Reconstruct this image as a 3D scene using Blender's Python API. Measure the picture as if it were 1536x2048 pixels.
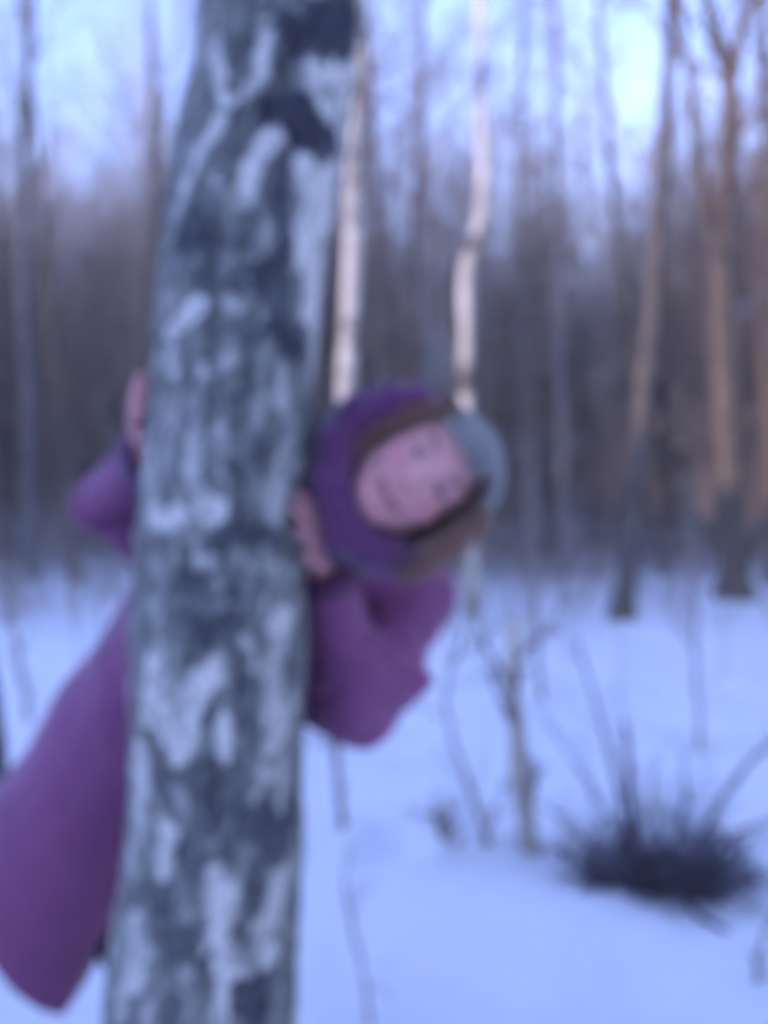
import bpy, math
import numpy as np
from mathutils import Vector, Matrix, Quaternion

# ------------------------------------------------------------------ camera, sky, sun, exposure
for o in list(bpy.data.objects):
    bpy.data.objects.remove(o)
scene = bpy.context.scene
COL = scene.collection
R = math.radians
FPX, CX, CY = 1530.0, 768.0, 1024.0          # focal length and centre in photo pixels (1536 x 2048)
CAM_H = 1.42
PITCH = math.atan(24.0 / FPX)                # the horizon sits a little above the middle

cam = bpy.data.cameras.new('camera')
cam.sensor_fit = 'VERTICAL'
cam.sensor_height = 24.0
cam.sensor_width = 18.0
cam.lens = FPX / 2048.0 * 24.0
cam.clip_start = 0.02
cam.clip_end = 2000
cam.dof.use_dof = True
cam.dof.focus_distance = 0.16
cam.dof.aperture_fstop = 4.0             # focused far too close: the whole picture is soft
cam_o = bpy.data.objects.new('camera', cam)
COL.objects.link(cam_o)
cam_o.location = (0, 0, CAM_H)
cam_o.rotation_euler = (math.pi / 2 - PITCH, 0, 0)
scene.camera = cam_o

SUN_EL = R(9.5)
SUN_AZ = np.array([-0.82, -0.57])            # horizontal direction towards the sun: left and behind the camera
SUN_AZ = SUN_AZ / np.linalg.norm(SUN_AZ)
world = bpy.data.worlds.new('World')
scene.world = world
world.use_nodes = True
wn = world.node_tree
bg = wn.nodes['Background']
sky = wn.nodes.new('ShaderNodeTexSky')
sky.sky_type = 'NISHITA'
sky.sun_disc = False
sky.sun_elevation = SUN_EL
sky.sun_rotation = math.atan2(SUN_AZ[0], SUN_AZ[1])
sky.altitude = 200
sky.air_density = 1.0
sky.dust_density = 0.2
sky.ozone_density = 2.0
wn.links.new(sky.outputs[0], bg.inputs[0])
bg.inputs[1].default_value = 0.15

sun = bpy.data.lights.new('sun', 'SUN')
sun.energy = 0.6
sun.angle = R(0.6)
sun.color = (1.0, 0.84, 0.60)
sun_o = bpy.data.objects.new('sun', sun)
COL.objects.link(sun_o)
sd = Vector((SUN_AZ[0] * math.cos(SUN_EL), SUN_AZ[1] * math.cos(SUN_EL), math.sin(SUN_EL)))
sun_o.rotation_euler = sd.to_track_quat('Z', 'Y').to_euler()
sun_o.location = sd * 60

vs = scene.view_settings
vs.view_transform = 'Standard'
vs.look = 'None'
vs.gamma = 1.0
vs.use_curve_mapping = False
vs.exposure = 2.50
vs.use_white_balance = True                  # the phone's cold white balance
vs.white_balance_temperature = 6000
vs.white_balance_tint = 46
scene.cycles.max_bounces = 4
scene.cycles.diffuse_bounces = 2
scene.cycles.use_denoising = True
scene.cycles.use_adaptive_sampling = True
scene.cycles.adaptive_threshold = 0.05
scene.cycles.adaptive_min_samples = 16

# ------------------------------------------------------------------ helpers
CP, SP = math.cos(PITCH), math.sin(PITCH)
def at(px, py, Y):
    """the point at depth Y (metres ahead of the camera) on the sight line of a photo pixel"""
    rx, ry = (px - CX) / FPX, (CY - py) / FPX
    d = np.array([rx, CP + ry * SP, -SP + ry * CP])
    d = d * (Y / d[1])
    return d + np.array([0, 0, CAM_H])

_rng = np.random.RandomState(7)
_perm = _rng.permutation(512).astype(np.int64)
_grad = _rng.normal(size=(512, 3))
_grad /= np.linalg.norm(_grad, axis=1)[:, None]
def pnoise(p):
    """Perlin noise of an (N,3) array"""
    p = np.asarray(p, float)
    i = np.floor(p).astype(np.int64)
    f = p - i
    u = f * f * f * (f * (f * 6 - 15) + 10)
    out = 0
    for dx in (0, 1):
        wx = u[..., 0] if dx else 1 - u[..., 0]
        for dy in (0, 1):
            wy = u[..., 1] if dy else 1 - u[..., 1]
            for dz in (0, 1):
                wz = u[..., 2] if dz else 1 - u[..., 2]
                h = _perm[(_perm[(_perm[(i[..., 0] + dx) & 511] + i[..., 1] + dy) & 511] + i[..., 2] + dz) & 511]
                g = _grad[h]
                d = g[..., 0] * (f[..., 0] - dx) + g[..., 1] * (f[..., 1] - dy) + g[..., 2] * (f[..., 2] - dz)
                out = out + wx * wy * wz * d
    return out
def fbm(p, oct=4, gain=0.5):
    p = np.asarray(p, float)
    a, s, t = 1.0, 0, 0
    for k in range(oct):
        s = s + a * pnoise(p * 2 ** k + 17.3 * k)
        t += a
        a *= gain
    return s / t * 1.6

def sstep(a, b, x):
    t = np.clip((x - a) / (b - a), 0, 1)
    return t * t * (3 - 2 * t)

def mesh_obj(name, verts, faces, mat, parent=None, smooth=True, attrs=None):
    verts = np.asarray(verts, np.float32)
    me = bpy.data.meshes.new(name)
    if isinstance(faces, np.ndarray):
        n, k = faces.shape
        me.vertices.add(len(verts))
        me.vertices.foreach_set('co', verts.ravel())
        me.loops.add(n * k)
        me.loops.foreach_set('vertex_index', faces.astype(np.int32).ravel())
        me.polygons.add(n)
        me.polygons.foreach_set('loop_start', np.arange(0, n * k, k, dtype=np.int32))
        me.update(calc_edges=True)
    else:
        me.from_pydata(verts.tolist(), [], faces)
    if smooth:
        me.polygons.foreach_set('use_smooth', np.ones(len(me.polygons), bool))
    for k, v in (attrs or {}).items():
        a = me.attributes.new(k, 'FLOAT', 'POINT')
        a.data.foreach_set('value', np.asarray(v, np.float32))
    if mat:
        me.materials.append(mat)
    me.update()
    o = bpy.data.objects.new(name, me)
    COL.objects.link(o)
    if parent is not None:
        o.parent = parent
        # children are modelled in world coordinates: undo the parent's placement
        o.matrix_parent_inverse = parent_matrix(parent).inverted()
    return o
def parent_matrix(o):
    m = Matrix.LocRotScale(o.location, o.rotation_euler, o.scale)
    return (parent_matrix(o.parent) @ o.matrix_parent_inverse @ m) if o.parent else m

def tag(o, label=None, cat=None, group=None, kind=None):
    if label: o['label'] = label
    if cat: o['category'] = cat
    if group: o['group'] = group
    if kind: o['kind'] = kind
    return o
def empty(name, loc, label=None, cat=None, group=None):
    o = bpy.data.objects.new(name, None)
    o.empty_display_size = 0.1
    COL.objects.link(o)
    o.location = loc
    return tag(o, label, cat, group)

class MB:
    """collects tubes and sheets into one mesh"""
    def __init__(s): s.v, s.f, s.n, s.t = [], [], 0, []
    def tube(s, pts, rad, sides=4, val=0.0):
        pts = np.asarray(pts, float)
        rad = np.asarray(rad, float) * np.ones(len(pts))
        n = len(pts)
        t = np.empty_like(pts)
        t[1:-1] = pts[2:] - pts[:-2]
        t[0] = pts[1] - pts[0]
        t[-1] = pts[-1] - pts[-2]
        t /= np.linalg.norm(t, axis=1)[:, None] + 1e-9
        ref = np.array([0.31, 0.91, 0.27]) if abs(t[0][1]) < 0.8 else np.array([0.9, 0.2, 0.38])
        a = np.cross(t, ref)
        a /= np.linalg.norm(a, axis=1)[:, None] + 1e-9
        b = np.cross(t, a)
        ang = np.arange(sides) * 2 * math.pi / sides
        ring = pts[:, None, :] + rad[:, None, None] * (np.cos(ang)[None, :, None] * a[:, None, :] + np.sin(ang)[None, :, None] * b[:, None, :])
        base = s.n
        s.v.append(ring.reshape(-1, 3))
        i = np.arange(n - 1)[:, None] * sides
        j = np.arange(sides)[None, :]
        j2 = (j + 1) % sides
        q = np.stack([i + j, i + j2, i + sides + j2, i + sides + j], -1).reshape(-1, 4) + base
        s.f.append(q)
        s.n += n * sides
        s.t.append(np.full(n * sides, val))
    def tubes(s, pts, rad, val, sides=3):
        """many tubes at once: pts (B,n,3), rad (B,n), val (B,)"""
        B, n, _ = pts.shape
        t = np.gradient(pts, axis=1)
        t /= np.linalg.norm(t, axis=2)[..., None] + 1e-9
        ref = np.array([0.31, 0.91, 0.27])
        a = np.cross(t, ref); a /= np.linalg.norm(a, axis=2)[..., None] + 1e-9
        b = np.cross(t, a)
        ang = np.arange(sides) * 2 * math.pi / sides
        ring = pts[:, :, None, :] + rad[:, :, None, None] * (np.cos(ang)[:, None] * a[:, :, None, :] + np.sin(ang)[:, None] * b[:, :, None, :])
        bb = np.arange(B)[:, None, None] * n * sides
        i = np.arange(n - 1)[None, :, None] * sides
        j = np.arange(sides)[None, None, :]
        j2 = (j + 1) % sides
        q = np.stack([bb + i + j, bb + i + j2, bb + i + sides + j2, bb + i + sides + j], -1).reshape(-1, 4) + s.n
        s.v.append(ring.reshape(-1, 3)); s.f.append(q); s.n += B * n * sides
        s.t.append(np.repeat(val, n * sides))
    def quads(s, v, f, val=0.0):
        v = np.asarray(v, float)
        s.v.append(v); s.f.append(np.asarray(f) + s.n); s.n += len(v); s.t.append(np.full(len(v), val))
    def build(s, name, mat, parent=None, smooth=True):
        return mesh_obj(name, np.concatenate(s.v), np.concatenate(s.f), mat, parent, smooth, {'tone': np.concatenate(s.t)})

# ------------------------------------------------------------------ materials
def material(name):
    m = bpy.data.materials.new(name)
    m.use_nodes = True
    return m, m.node_tree, m.node_tree.nodes['Principled BSDF']
def N(nt, typ, **kw):
    n = nt.nodes.new(typ)
    for k, v in kw.items(): setattr(n, k, v)
    return n
def noise(nt, scale, detail=4, rough=0.55, stretch=None, coord='Object'):
    tc = N(nt, 'ShaderNodeTexCoord')
    mp = N(nt, 'ShaderNodeMapping')
    if stretch: mp.inputs['Scale'].default_value = stretch
    nt.links.new(tc.outputs[coord], mp.inputs[0])
    n = N(nt, 'ShaderNodeTexNoise')
    n.inputs['Scale'].default_value = scale
    n.inputs['Detail'].default_value = detail
    n.inputs['Roughness'].default_value = rough
    nt.links.new(mp.outputs[0], n.inputs['Vector'])
    return n.outputs['Fac']
def ramp(nt, fac, stops):
    r = N(nt, 'ShaderNodeValToRGB')
    e = r.color_ramp.elements
    while len(e) < len(stops): e.new(0.5)
    for k, (p, c) in enumerate(stops):
        e[k].position = p
        e[k].color = (c[0], c[1], c[2], 1) if hasattr(c, '__len__') else (c, c, c, 1)
    nt.links.new(fac, r.inputs[0])
    return r.outputs[0]
def mix(nt, fac, a, b, mode='MIX'):
    m = N(nt, 'ShaderNodeMix', data_type='RGBA', blend_type=mode)
    def put(sock, v):
        if hasattr(v, 'links'): nt.links.new(v, sock)
        elif hasattr(v, '__len__'): sock.default_value = (v[0], v[1], v[2], 1)
        else: sock.default_value = v
    put(m.inputs[0], fac); put(m.inputs[6], a); put(m.inputs[7], b)
    return m.outputs[2]
def attr(nt, name):
    a = N(nt, 'ShaderNodeAttribute', attribute_name=name)
    return a.outputs['Fac']
def bump(nt, bsdf, fac, strength=0.3, dist=0.01):
    b = N(nt, 'ShaderNodeBump')
    b.inputs['Strength'].default_value = strength
    b.inputs['Distance'].default_value = dist
    nt.links.new(fac, b.inputs['Height'])
    nt.links.new(b.outputs[0], bsdf.inputs['Normal'])
def setc(nt, bsdf, col, rough=0.8, spec=0.3):
    if hasattr(col, 'links'): nt.links.new(col, bsdf.inputs['Base Color'])
    else: bsdf.inputs['Base Color'].default_value = (*col, 1)
    bsdf.inputs['Roughness'].default_value = rough
    bsdf.inputs['Specular IOR Level'].default_value = spec

def mat_snow():
    m, nt, b = material('snow')
    c = ramp(nt, noise(nt, 1.3, 5), [(0.3, (0.80, 0.81, 0.83)), (0.7, (0.88, 0.88, 0.89))])
    lit = ramp(nt, noise(nt, 34, 3, 0.5), [(0.70, 0.0), (0.78, 1.0)])
    c = mix(nt, lit, c, (0.55, 0.50, 0.45))        # bits of bark and leaf fallen on the snow
    setc(nt, b, c, 0.75, 0.25)
    bump(nt, b, noise(nt, 55, 6, 0.65), 0.35, 0.012)
    return m
def mat_main_bark():
    m, nt, b = material('old_birch_bark')
    n1 = noise(nt, 38, 6, 0.65, (1, 1, 0.35))
    n2 = noise(nt, 140, 4, 0.6)
    base = ramp(nt, n1, [(0.25, (0.11, 0.112, 0.112)), (0.5, (0.265, 0.272, 0.245)), (0.75, (0.46, 0.47, 0.405))])
    white = ramp(nt, noise(nt, 26, 5, 0.6, (1, 1, 2.5)), [(0.25, (0.62, 0.59, 0.52)), (0.45, (0.85, 0.82, 0.74)), (0.8, (0.92, 0.89, 0.81))])
    dark = ramp(nt, n2, [(0.3, (0.035, 0.035, 0.050)), (0.7, (0.095, 0.095, 0.118))])
    c = mix(nt, attr(nt, 'pale'), base, white)
    c = mix(nt, attr(nt, 'dark'), c, dark)
    lent = ramp(nt, noise(nt, 30, 3, 0.5, (1, 1, 9)), [(0.66, 0.0), (0.72, 1.0)])
    c = mix(nt, lent, c, mix(nt, 0.65, c, (0.07, 0.065, 0.06)))
    setc(nt, b, c, 0.9, 0.15)
    bump(nt, b, n2, 0.5, 0.004)
    return m
def mat_birch(name, lo=0.35):
    m, nt, b = material(name)
    band = ramp(nt, noise(nt, 1.1, 6, 0.7, (1, 1, 1.5)), [(lo + 0.06, 0.0), (lo + 0.16, 1.0)])
    lent = ramp(nt, noise(nt, 14, 3, 0.5, (1, 1, 6)), [(0.60, 1.0), (0.70, 0.25)])
    wh = ramp(nt, noise(nt, 2.2, 5), [(0.3, (0.42, 0.37, 0.30)), (0.65, (0.74, 0.67, 0.55))])
    dk = ramp(nt, noise(nt, 30, 4), [(0.3, (0.07, 0.06, 0.055)), (0.7, (0.20, 0.17, 0.14))])
    f = mix(nt, 1.0, band, lent, 'MULTIPLY')
    setc(nt, b, mix(nt, f, dk, wh), 0.85, 0.2)
    bump(nt, b, noise(nt, 60, 4), 0.4, 0.01)
    return m
def mat_bark(name, a, c, scale=22):
    m, nt, b = material(name)
    f = noise(nt, scale, 6, 0.65, (1, 1, 0.22))
    setc(nt, b, ramp(nt, f, [(0.3, a), (0.7, c)]), 0.92, 0.12)
    bump(nt, b, f, 0.7, 0.02)
    return m
def mat_twig(name, a, c):
    m, nt, b = material(name)
    setc(nt, b, mix(nt, attr(nt, 'tone'), a, c), 0.85, 0.2)
    return m
def mat_skin():
    m, nt, b = material('skin')
    mott = ramp(nt, noise(nt, 45, 5, 0.6), [(0.3, (0.82, 0.385, 0.345)), (0.7, (0.90, 0.46, 0.415))])
    c = mix(nt, attr(nt, 'blush'), mott, (0.78, 0.26, 0.27))
    c = mix(nt, attr(nt, 'lip'), c, (0.44, 0.12, 0.13))
    c = mix(nt, attr(nt, 'lash'), c, (0.06, 0.04, 0.035))
    c = mix(nt, attr(nt, 'nail'), c, (0.72, 0.48, 0.42))
    setc(nt, b, c, 0.5, 0.4)
    b.inputs['Subsurface Weight'].default_value = 0.12
    b.inputs['Subsurface Radius'].default_value = (0.012, 0.005, 0.003)
    b.inputs['Subsurface Scale'].default_value = 0.5
    bump(nt, b, noise(nt, 420, 3, 0.6), 0.18, 0.001)
    return m
def mat_cloth(name, a, c, scale=7, weave=900, rough=0.62, sheen=0.25):
    m, nt, b = material(name)
    col = ramp(nt, noise(nt, scale, 5, 0.6), [(0.3, a), (0.7, c)])
    setc(nt, b, col, rough, 0.3)
    b.inputs['Sheen Weight'].default_value = sheen
    b.inputs['Sheen Roughness'].default_value = 0.5
    bump(nt, b, noise(nt, weave, 2, 0.5), 0.2, 0.0012)
    return m
def mat_eye():
    m, nt, b = material('eyeball')
    r = attr(nt, 'iris')
    c = ramp(nt, r, [(0.0, (0.01, 0.01, 0.012)), (0.19, (0.01, 0.01, 0.012)), (0.23, (0.05, 0.04, 0.035)), (0.50, (0.10, 0.08, 0.065)), (0.58, (0.03, 0.03, 0.03)), (0.64, (0.55, 0.51, 0.50))])
    setc(nt, b, c, 0.12, 0.5)
    return m

M = {}
M['snow'] = mat_snow()
M['main_bark'] = mat_main_bark()
M['birch'] = mat_birch('birch_bark')
M['birch_grey'] = mat_birch('weathered_birch_bark', 0.44)
M['birch_pale'] = mat_birch('young_birch_bark', 0.24)
M['bark'] = mat_bark('brown_bark', (0.075, 0.066, 0.06), (0.19, 0.16, 0.13))
M['bark_pine'] = mat_bark('russet_bark', (0.075, 0.064, 0.055), (0.20, 0.16, 0.12), 16)
M['bark_grey'] = mat_bark('grey_bark', (0.10, 0.095, 0.095), (0.27, 0.25, 0.235))
M['twig'] = mat_twig('twigs', (0.14, 0.125, 0.125), (0.30, 0.255, 0.235))
M['thicket'] = mat_twig('thicket_twigs', (0.21, 0.18, 0.165), (0.48, 0.40, 0.345))
M['dark_twig'] = mat_twig('dark_twigs', (0.075, 0.068, 0.085), (0.18, 0.155, 0.17))
M['dry_twig'] = mat_twig('dry_twigs', (0.20, 0.17, 0.15), (0.34, 0.29, 0.25))
M['skin'] = mat_skin()
M['jacket'] = mat_cloth('plum_jacket_shell', (0.25, 0.070, 0.168), (0.31, 0.090, 0.205))
M['jacket_lining'] = mat_cloth('dark_plum_lining', (0.10, 0.03, 0.085), (0.135, 0.042, 0.11))
M['hood'] = mat_cloth('deep_plum_fleece', (0.12, 0.030, 0.095), (0.16, 0.042, 0.125), 9, 700, 0.75, 0.3)
M['hat'] = mat_cloth('grey_knit', (0.20, 0.195, 0.178), (0.32, 0.31, 0.28), 30, 500, 0.95, 0.4)
M['trousers'] = mat_cloth('black_trousers', (0.018, 0.018, 0.022), (0.035, 0.035, 0.042))
M['boot'] = mat_cloth('dark_boot', (0.02, 0.017, 0.016), (0.045, 0.038, 0.035), 20, 300, 0.5, 0.0)
M['hair'] = mat_twig('hair', (0.10, 0.062, 0.052), (0.50, 0.30, 0.225))
M['eye'] = mat_eye()

# ------------------------------------------------------------------ the ground
SUNP = np.array([-SUN_AZ[1], SUN_AZ[0]])
if SUNP[1] < 0: SUNP = -SUNP
_hr = np.random.RandomState(77)
HOLLOWS = []                                    # old footprints and wells in the snow
for k in range(34):
    hy = _hr.uniform(2.9, 9.0)
    HOLLOWS.append((_hr.uniform(-0.02, 0.52) * hy if k % 5 else -_hr.uniform(0.3, 0.5) * hy, hy, _hr.uniform(0.09, 0.16), _hr.uniform(0.05, 0.12)))
def ground_z(x, y):
    x = np.asarray(x, float); y = np.asarray(y, float)
    z0 = np.zeros_like(x)
    d = np.hypot(x, y - 1)
    z = 0.10 * fbm(np.stack([x * 0.35, y * 0.35, z0 + 3.1], -1), 3)
    z += 0.12 * fbm(np.stack([x * 1.5, y * 1.5, z0 + 8.7], -1), 4) * sstep(0.5, 3.5, d)
    z += 0.35 * fbm(np.stack([x * 0.06, y * 0.06, z0 + 1.7], -1), 2) * sstep(6, 22, d)
    # small drift in front of the brush clump, and the hollow it stands in
    z += 0.16 * np.exp(-(((x - 0.25) / 0.60) ** 2 + ((y - 2.50) / 0.36) ** 2))
    z -= 0.07 * np.exp(-(((x - 1.05) / 0.42) ** 2 + ((y - 2.85) / 0.30) ** 2))
    for hx, hy, hr, hdp in HOLLOWS:
        q = ((x - hx) / hr) ** 2 + ((y - hy) / (hr * 1.5)) ** 2
        z += hdp * (0.35 * np.exp(-((np.sqrt(q) - 1.35) / 0.35) ** 2) - np.exp(-q * q))
    # unseen ridge, added behind left of the camera to keep sun off the snow
    a = x * SUN_AZ[0] + y * SUN_AZ[1]
    t = x * SUNP[0] + y * SUNP[1]
    z += 10.0 * np.exp(-((a - 40) / 13.0) ** 2) * sstep(-75, -35, t) * (1 - sstep(95, 140, t))
    return z
def axis(lo, hi, c, fine, n):
    s = np.linspace(-1, 1, n)
    k = 7.0
    w = np.sinh(k * s) / math.sinh(k)
    return np.where(w < 0, c + w * (c - lo), c + w * (hi - c))
xs = axis(-260, 260, 0.6, 0, 440)
ys = axis(-260, 420, 3.2, 0, 540)
gx, gy = np.meshgrid(xs, ys, indexing='ij')
gz = ground_z(gx.ravel(), gy.ravel()).reshape(gx.shape)
near = np.exp(-((gx / 4) ** 2 + ((gy - 3) / 5) ** 2))
gz = gz + near.reshape(gx.shape) * 0.012 * fbm(np.stack([gx.ravel() * 9, gy.ravel() * 9, gx.ravel() * 0], -1), 3).reshape(gx.shape)
ii = np.arange(len(xs) - 1)[:, None] * len(ys)
jj = np.arange(len(ys) - 1)[None, :]
quad = np.stack([ii + jj, ii + len(ys) + jj, ii + len(ys) + jj + 1, ii + jj + 1], -1).reshape(-1, 4)
g = mesh_obj('snowy_ground', np.stack([gx, gy, gz], -1).reshape(-1, 3), quad, M['snow'])
tag(g, 'bluish white snow covering the forest floor', kind='structure')
def gz1(x, y): return float(ground_z(np.array([x]), np.array([y]))[0])
def foot(px, py):
    """where the sight line of a pixel meets the snow"""
    Y = 3.0
    d = at(px, py, 1.0) - np.array([0, 0, CAM_H])
    for _ in range(40):
        z = gz1(d[0] * Y, Y)
        Y = 0.5 * Y + 0.5 * (CAM_H - z) / max(-d[2], 1e-3)
        Y = min(max(Y, 1.2), 60)
    return Y

# ------------------------------------------------------------------ the big birch in front
TY = 1.12
EDGE = np.array([(0, 395, 722), (100, 392, 720), (250, 366, 696), (400, 330, 674), (600, 316, 642), (800, 300, 619), (1000, 281, 607),
                 (1200, 266, 614), (1500, 264, 611), (1700, 250, 613), (1850, 231, 607), (2048, 204, 600)], float)
_tz, _tx, _tr = [], [], []
for py, l, r in EDGE:
    p = at((l + r) / 2, py, TY)
    _tz.append(p[2]); _tx.append(p[0])
    _tr.append(TY * math.sin(math.atan((r - l) / 2 / FPX)) * 0.985)
_tz, _tx, _tr = np.array(_tz)[::-1], np.array(_tx)[::-1], np.array(_tr)[::-1]
_tz = np.concatenate([[-0.3, 0.0, 0.15, 0.4], _tz, [2.8, 4.0, 6.0, 8.5, 11.0]])
_tx = np.concatenate([[-0.305, -0.295, -0.288, -0.278], _tx, [-0.115, -0.06, 0.0, 0.02, 0.05]])
_tr = np.concatenate([[0.25, 0.20, 0.175, 0.152], _tr, [0.112, 0.102, 0.085, 0.06, 0.02]])
def smooth_interp(z, xp, fp):
    v = 0
    for k, w in ((-0.06, .25), (0, .5), (0.06, .25)):
        v = v + w * np.interp(z + k, xp, fp)
    return v
def trunk_c(z): return smooth_interp(z, _tz, _tx)
def trunk_r(z): return smooth_interp(z, _tz, _tr)
def on_trunk(phi, z, off=0.0):
    """a point on the bark: phi in degrees from the side that faces the camera, towards +x"""
    r = trunk_r(z) + off
    return np.array([trunk_c(z) + r * math.sin(R(phi)), TY - r * math.cos(R(phi)), z])
def hit_trunk(px, py):
    Y = TY - 0.1
    for _ in range(6):
        p = at(px, py, Y)
        c, r = trunk_c(p[2]), trunk_r(p[2])
        u = np.clip((p[0] - c) / r, -0.985, 0.985)
        Y = TY - r * math.sqrt(1 - u * u)
    return math.asin(u), p[2]

PALE = [  # strokes of white outer bark: points and half width in photo pixels, strength
    ([(432, 85), (436, 135), (445, 190)], 15, 1), ([(527, 88), (522, 140), (510, 180)], 15, .9), ([(445, 190), (480, 196), (512, 182)], 13, .7),
    ([(432, 245), (402, 310), (375, 375)], 15, 1), ([(552, 262), (512, 315), (492, 375), (488, 410)], 14, .95), ([(375, 375), (352, 430)], 10, .6),
    ([(345, 662), (370, 640), (400, 612)], 17, 1), ([(455, 600), (462, 615)], 12, .5), ([(345, 705), (350, 735)], 14, .7), ([(398, 728), (405, 750)], 12, .6), ([(452, 722), (455, 742)], 12, .55),
    ([(630, 125), (675, 140), (655, 200)], 44, .95), ([(695, 120), (690, 260)], 34, .95), ([(622, 320), (640, 430)], 48, .95), ([(645, 310), (668, 400)], 40, .95), ([(608, 460), (632, 570)], 42, .95), ([(622, 560), (622, 640)], 28, .9),
    ([(330, 560), (350, 540)], 12, .35), ([(500, 520), (520, 480)], 14, .35),
    ([(560, 745), (562, 800)], 18, .5), ([(575, 880), (555, 980), (545, 1040)], 22, .5), ([(520, 800), (518, 850)], 12, .35),
    ([(330, 800), (335, 900)], 22, .35), ([(385, 820), (390, 930)], 24, .4), ([(430, 860), (425, 930)], 20, .35), ([(300, 940), (305, 990)], 14, .4),
    ([(305, 1030), (330, 1052), (352, 1040)], 20, 1), ([(395, 990), (415, 1010), (428, 1030)], 19, .9), ([(375, 950), (395, 985)], 17, .7), ([(300, 1005), (305, 1030)], 14, .8),
    ([(300, 1115), (320, 1140)], 14, .4), ([(305, 1200), (310, 1240)], 16, .4), ([(445, 1195), (450, 1215)], 12, .3),
    ([(503, 1150), (508, 1185)], 13, .7), ([(565, 1240), (560, 1290)], 24, .7), ([(590, 1215), (580, 1260)], 14, .6), ([(545, 1340), (552, 1400), (548, 1470)], 24, .7),
    ([(310, 1330), (302, 1380), (295, 1440)], 19, 1), ([(400, 1368), (425, 1345), (445, 1332)], 24, 1), ([(325, 1420), (350, 1480), (362, 1510)], 17, 1), ([(395, 1420), (380, 1465), (365, 1510)], 14, .95), ([(460, 1430), (452, 1480), (446, 1510)], 15, .9), ([(375, 1400), (390, 1410)], 14, .7),
    ([(282, 1500), (284, 1580), (280, 1640)], 16, .8), ([(330, 1660), (334, 1700), (326, 1755)], 16, .95), ([(262, 1700), (262, 1740)], 13, .7), ([(530, 1530), (560, 1550)], 14, .5), ([(500, 1560), (510, 1580)], 12, .4), ([(355, 1590), (360, 1600)], 14, .4),
    ([(425, 1760), (445, 1800), (440, 1880)], 22, .9), ([(562, 1750), (548, 1810), (530, 1860)], 19, .7), ([(520, 1880), (530, 1910)], 18, .7), ([(455, 1880), (452, 1960), (446, 2040)], 15, .85), ([(365, 1940), (372, 1960)], 13, .6),
    ([(270, 1840), (278, 1900), (262, 1960)], 18, .9), ([(245, 1980), (238, 2040)], 18, .7), ([(310, 2010), (300, 2048)], 16, .7), ([(375, 1820), (372, 1840)], 13, .4), ([(365, 2000), (370, 2048)], 12, .5),
]
DARK = [
    ([(600, 70), (660, 55), (712, 25)], 40, 1), ([(650, 90), (705, 75)], 30, 1), ([(545, 222), (600, 212), (655, 292)], 28, 1), ([(595, 255), (640, 282)], 24, 1), ([(575, 300), (562, 400), (570, 470)], 15, .8), ([(565, 480), (560, 540), (580, 640)], 16, .8), ([(585, 130), (580, 190)], 18, .6), ([(648, 175), (660, 185)], 12, .5),
    ([(385, 455), (375, 490)], 34, .8), ([(345, 500), (470, 480)], 16, .5), ([(455, 480), (470, 505)], 16, .5), ([(565, 400), (572, 470)], 14, .6), ([(530, 540), (545, 600), (570, 680)], 24, .8), ([(560, 665), (590, 690)], 30, 1), ([(420, 540), (470, 570)], 16, .4), ([(480, 660), (510, 680)], 18, .4),
    ([(535, 860), (530, 940)], 12, .5), ([(425, 1085), (480, 1075), (555, 1070)], 20, .8), ([(360, 1170), (440, 1180), (510, 1170)], 24, .6), ([(370, 1240), (420, 1270), (480, 1240)], 22, .7), ([(595, 1130), (612, 1165)], 18, .8), ([(340, 1270), (385, 1295)], 16, .5),
    ([(470, 1310), (478, 1380), (485, 1450)], 20, .6), ([(600, 1280), (604, 1420)], 12, .7), ([(515, 1400), (505, 1500)], 12, .5), ([(425, 1420), (420, 1450)], 10, .7), ([(420, 1540), (450, 1600), (420, 1660)], 26, .6), ([(320, 1530), (325, 1600)], 14, .5),
    ([(520, 1640), (560, 1680)], 36, .85), ([(550, 1700), (580, 1640)], 30, .9), ([(470, 1620), (500, 1660)], 26, .7), ([(380, 1700), (385, 1760)], 20, .5), ([(515, 1740), (510, 1800)], 16, .6), ([(340, 1830), (350, 1920)], 24, .5), ([(300, 1790), (320, 1830)], 18, .6), ([(500, 1960), (515, 2048)], 26, .95), ([(590, 1850), (585, 1990)], 14, .7), ([(340, 2010), (350, 2048)], 20, .6), ([(410, 1930), (412, 2000)], 12, .6), ([(480, 1520), (490, 1560)], 18, .5),
]
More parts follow.
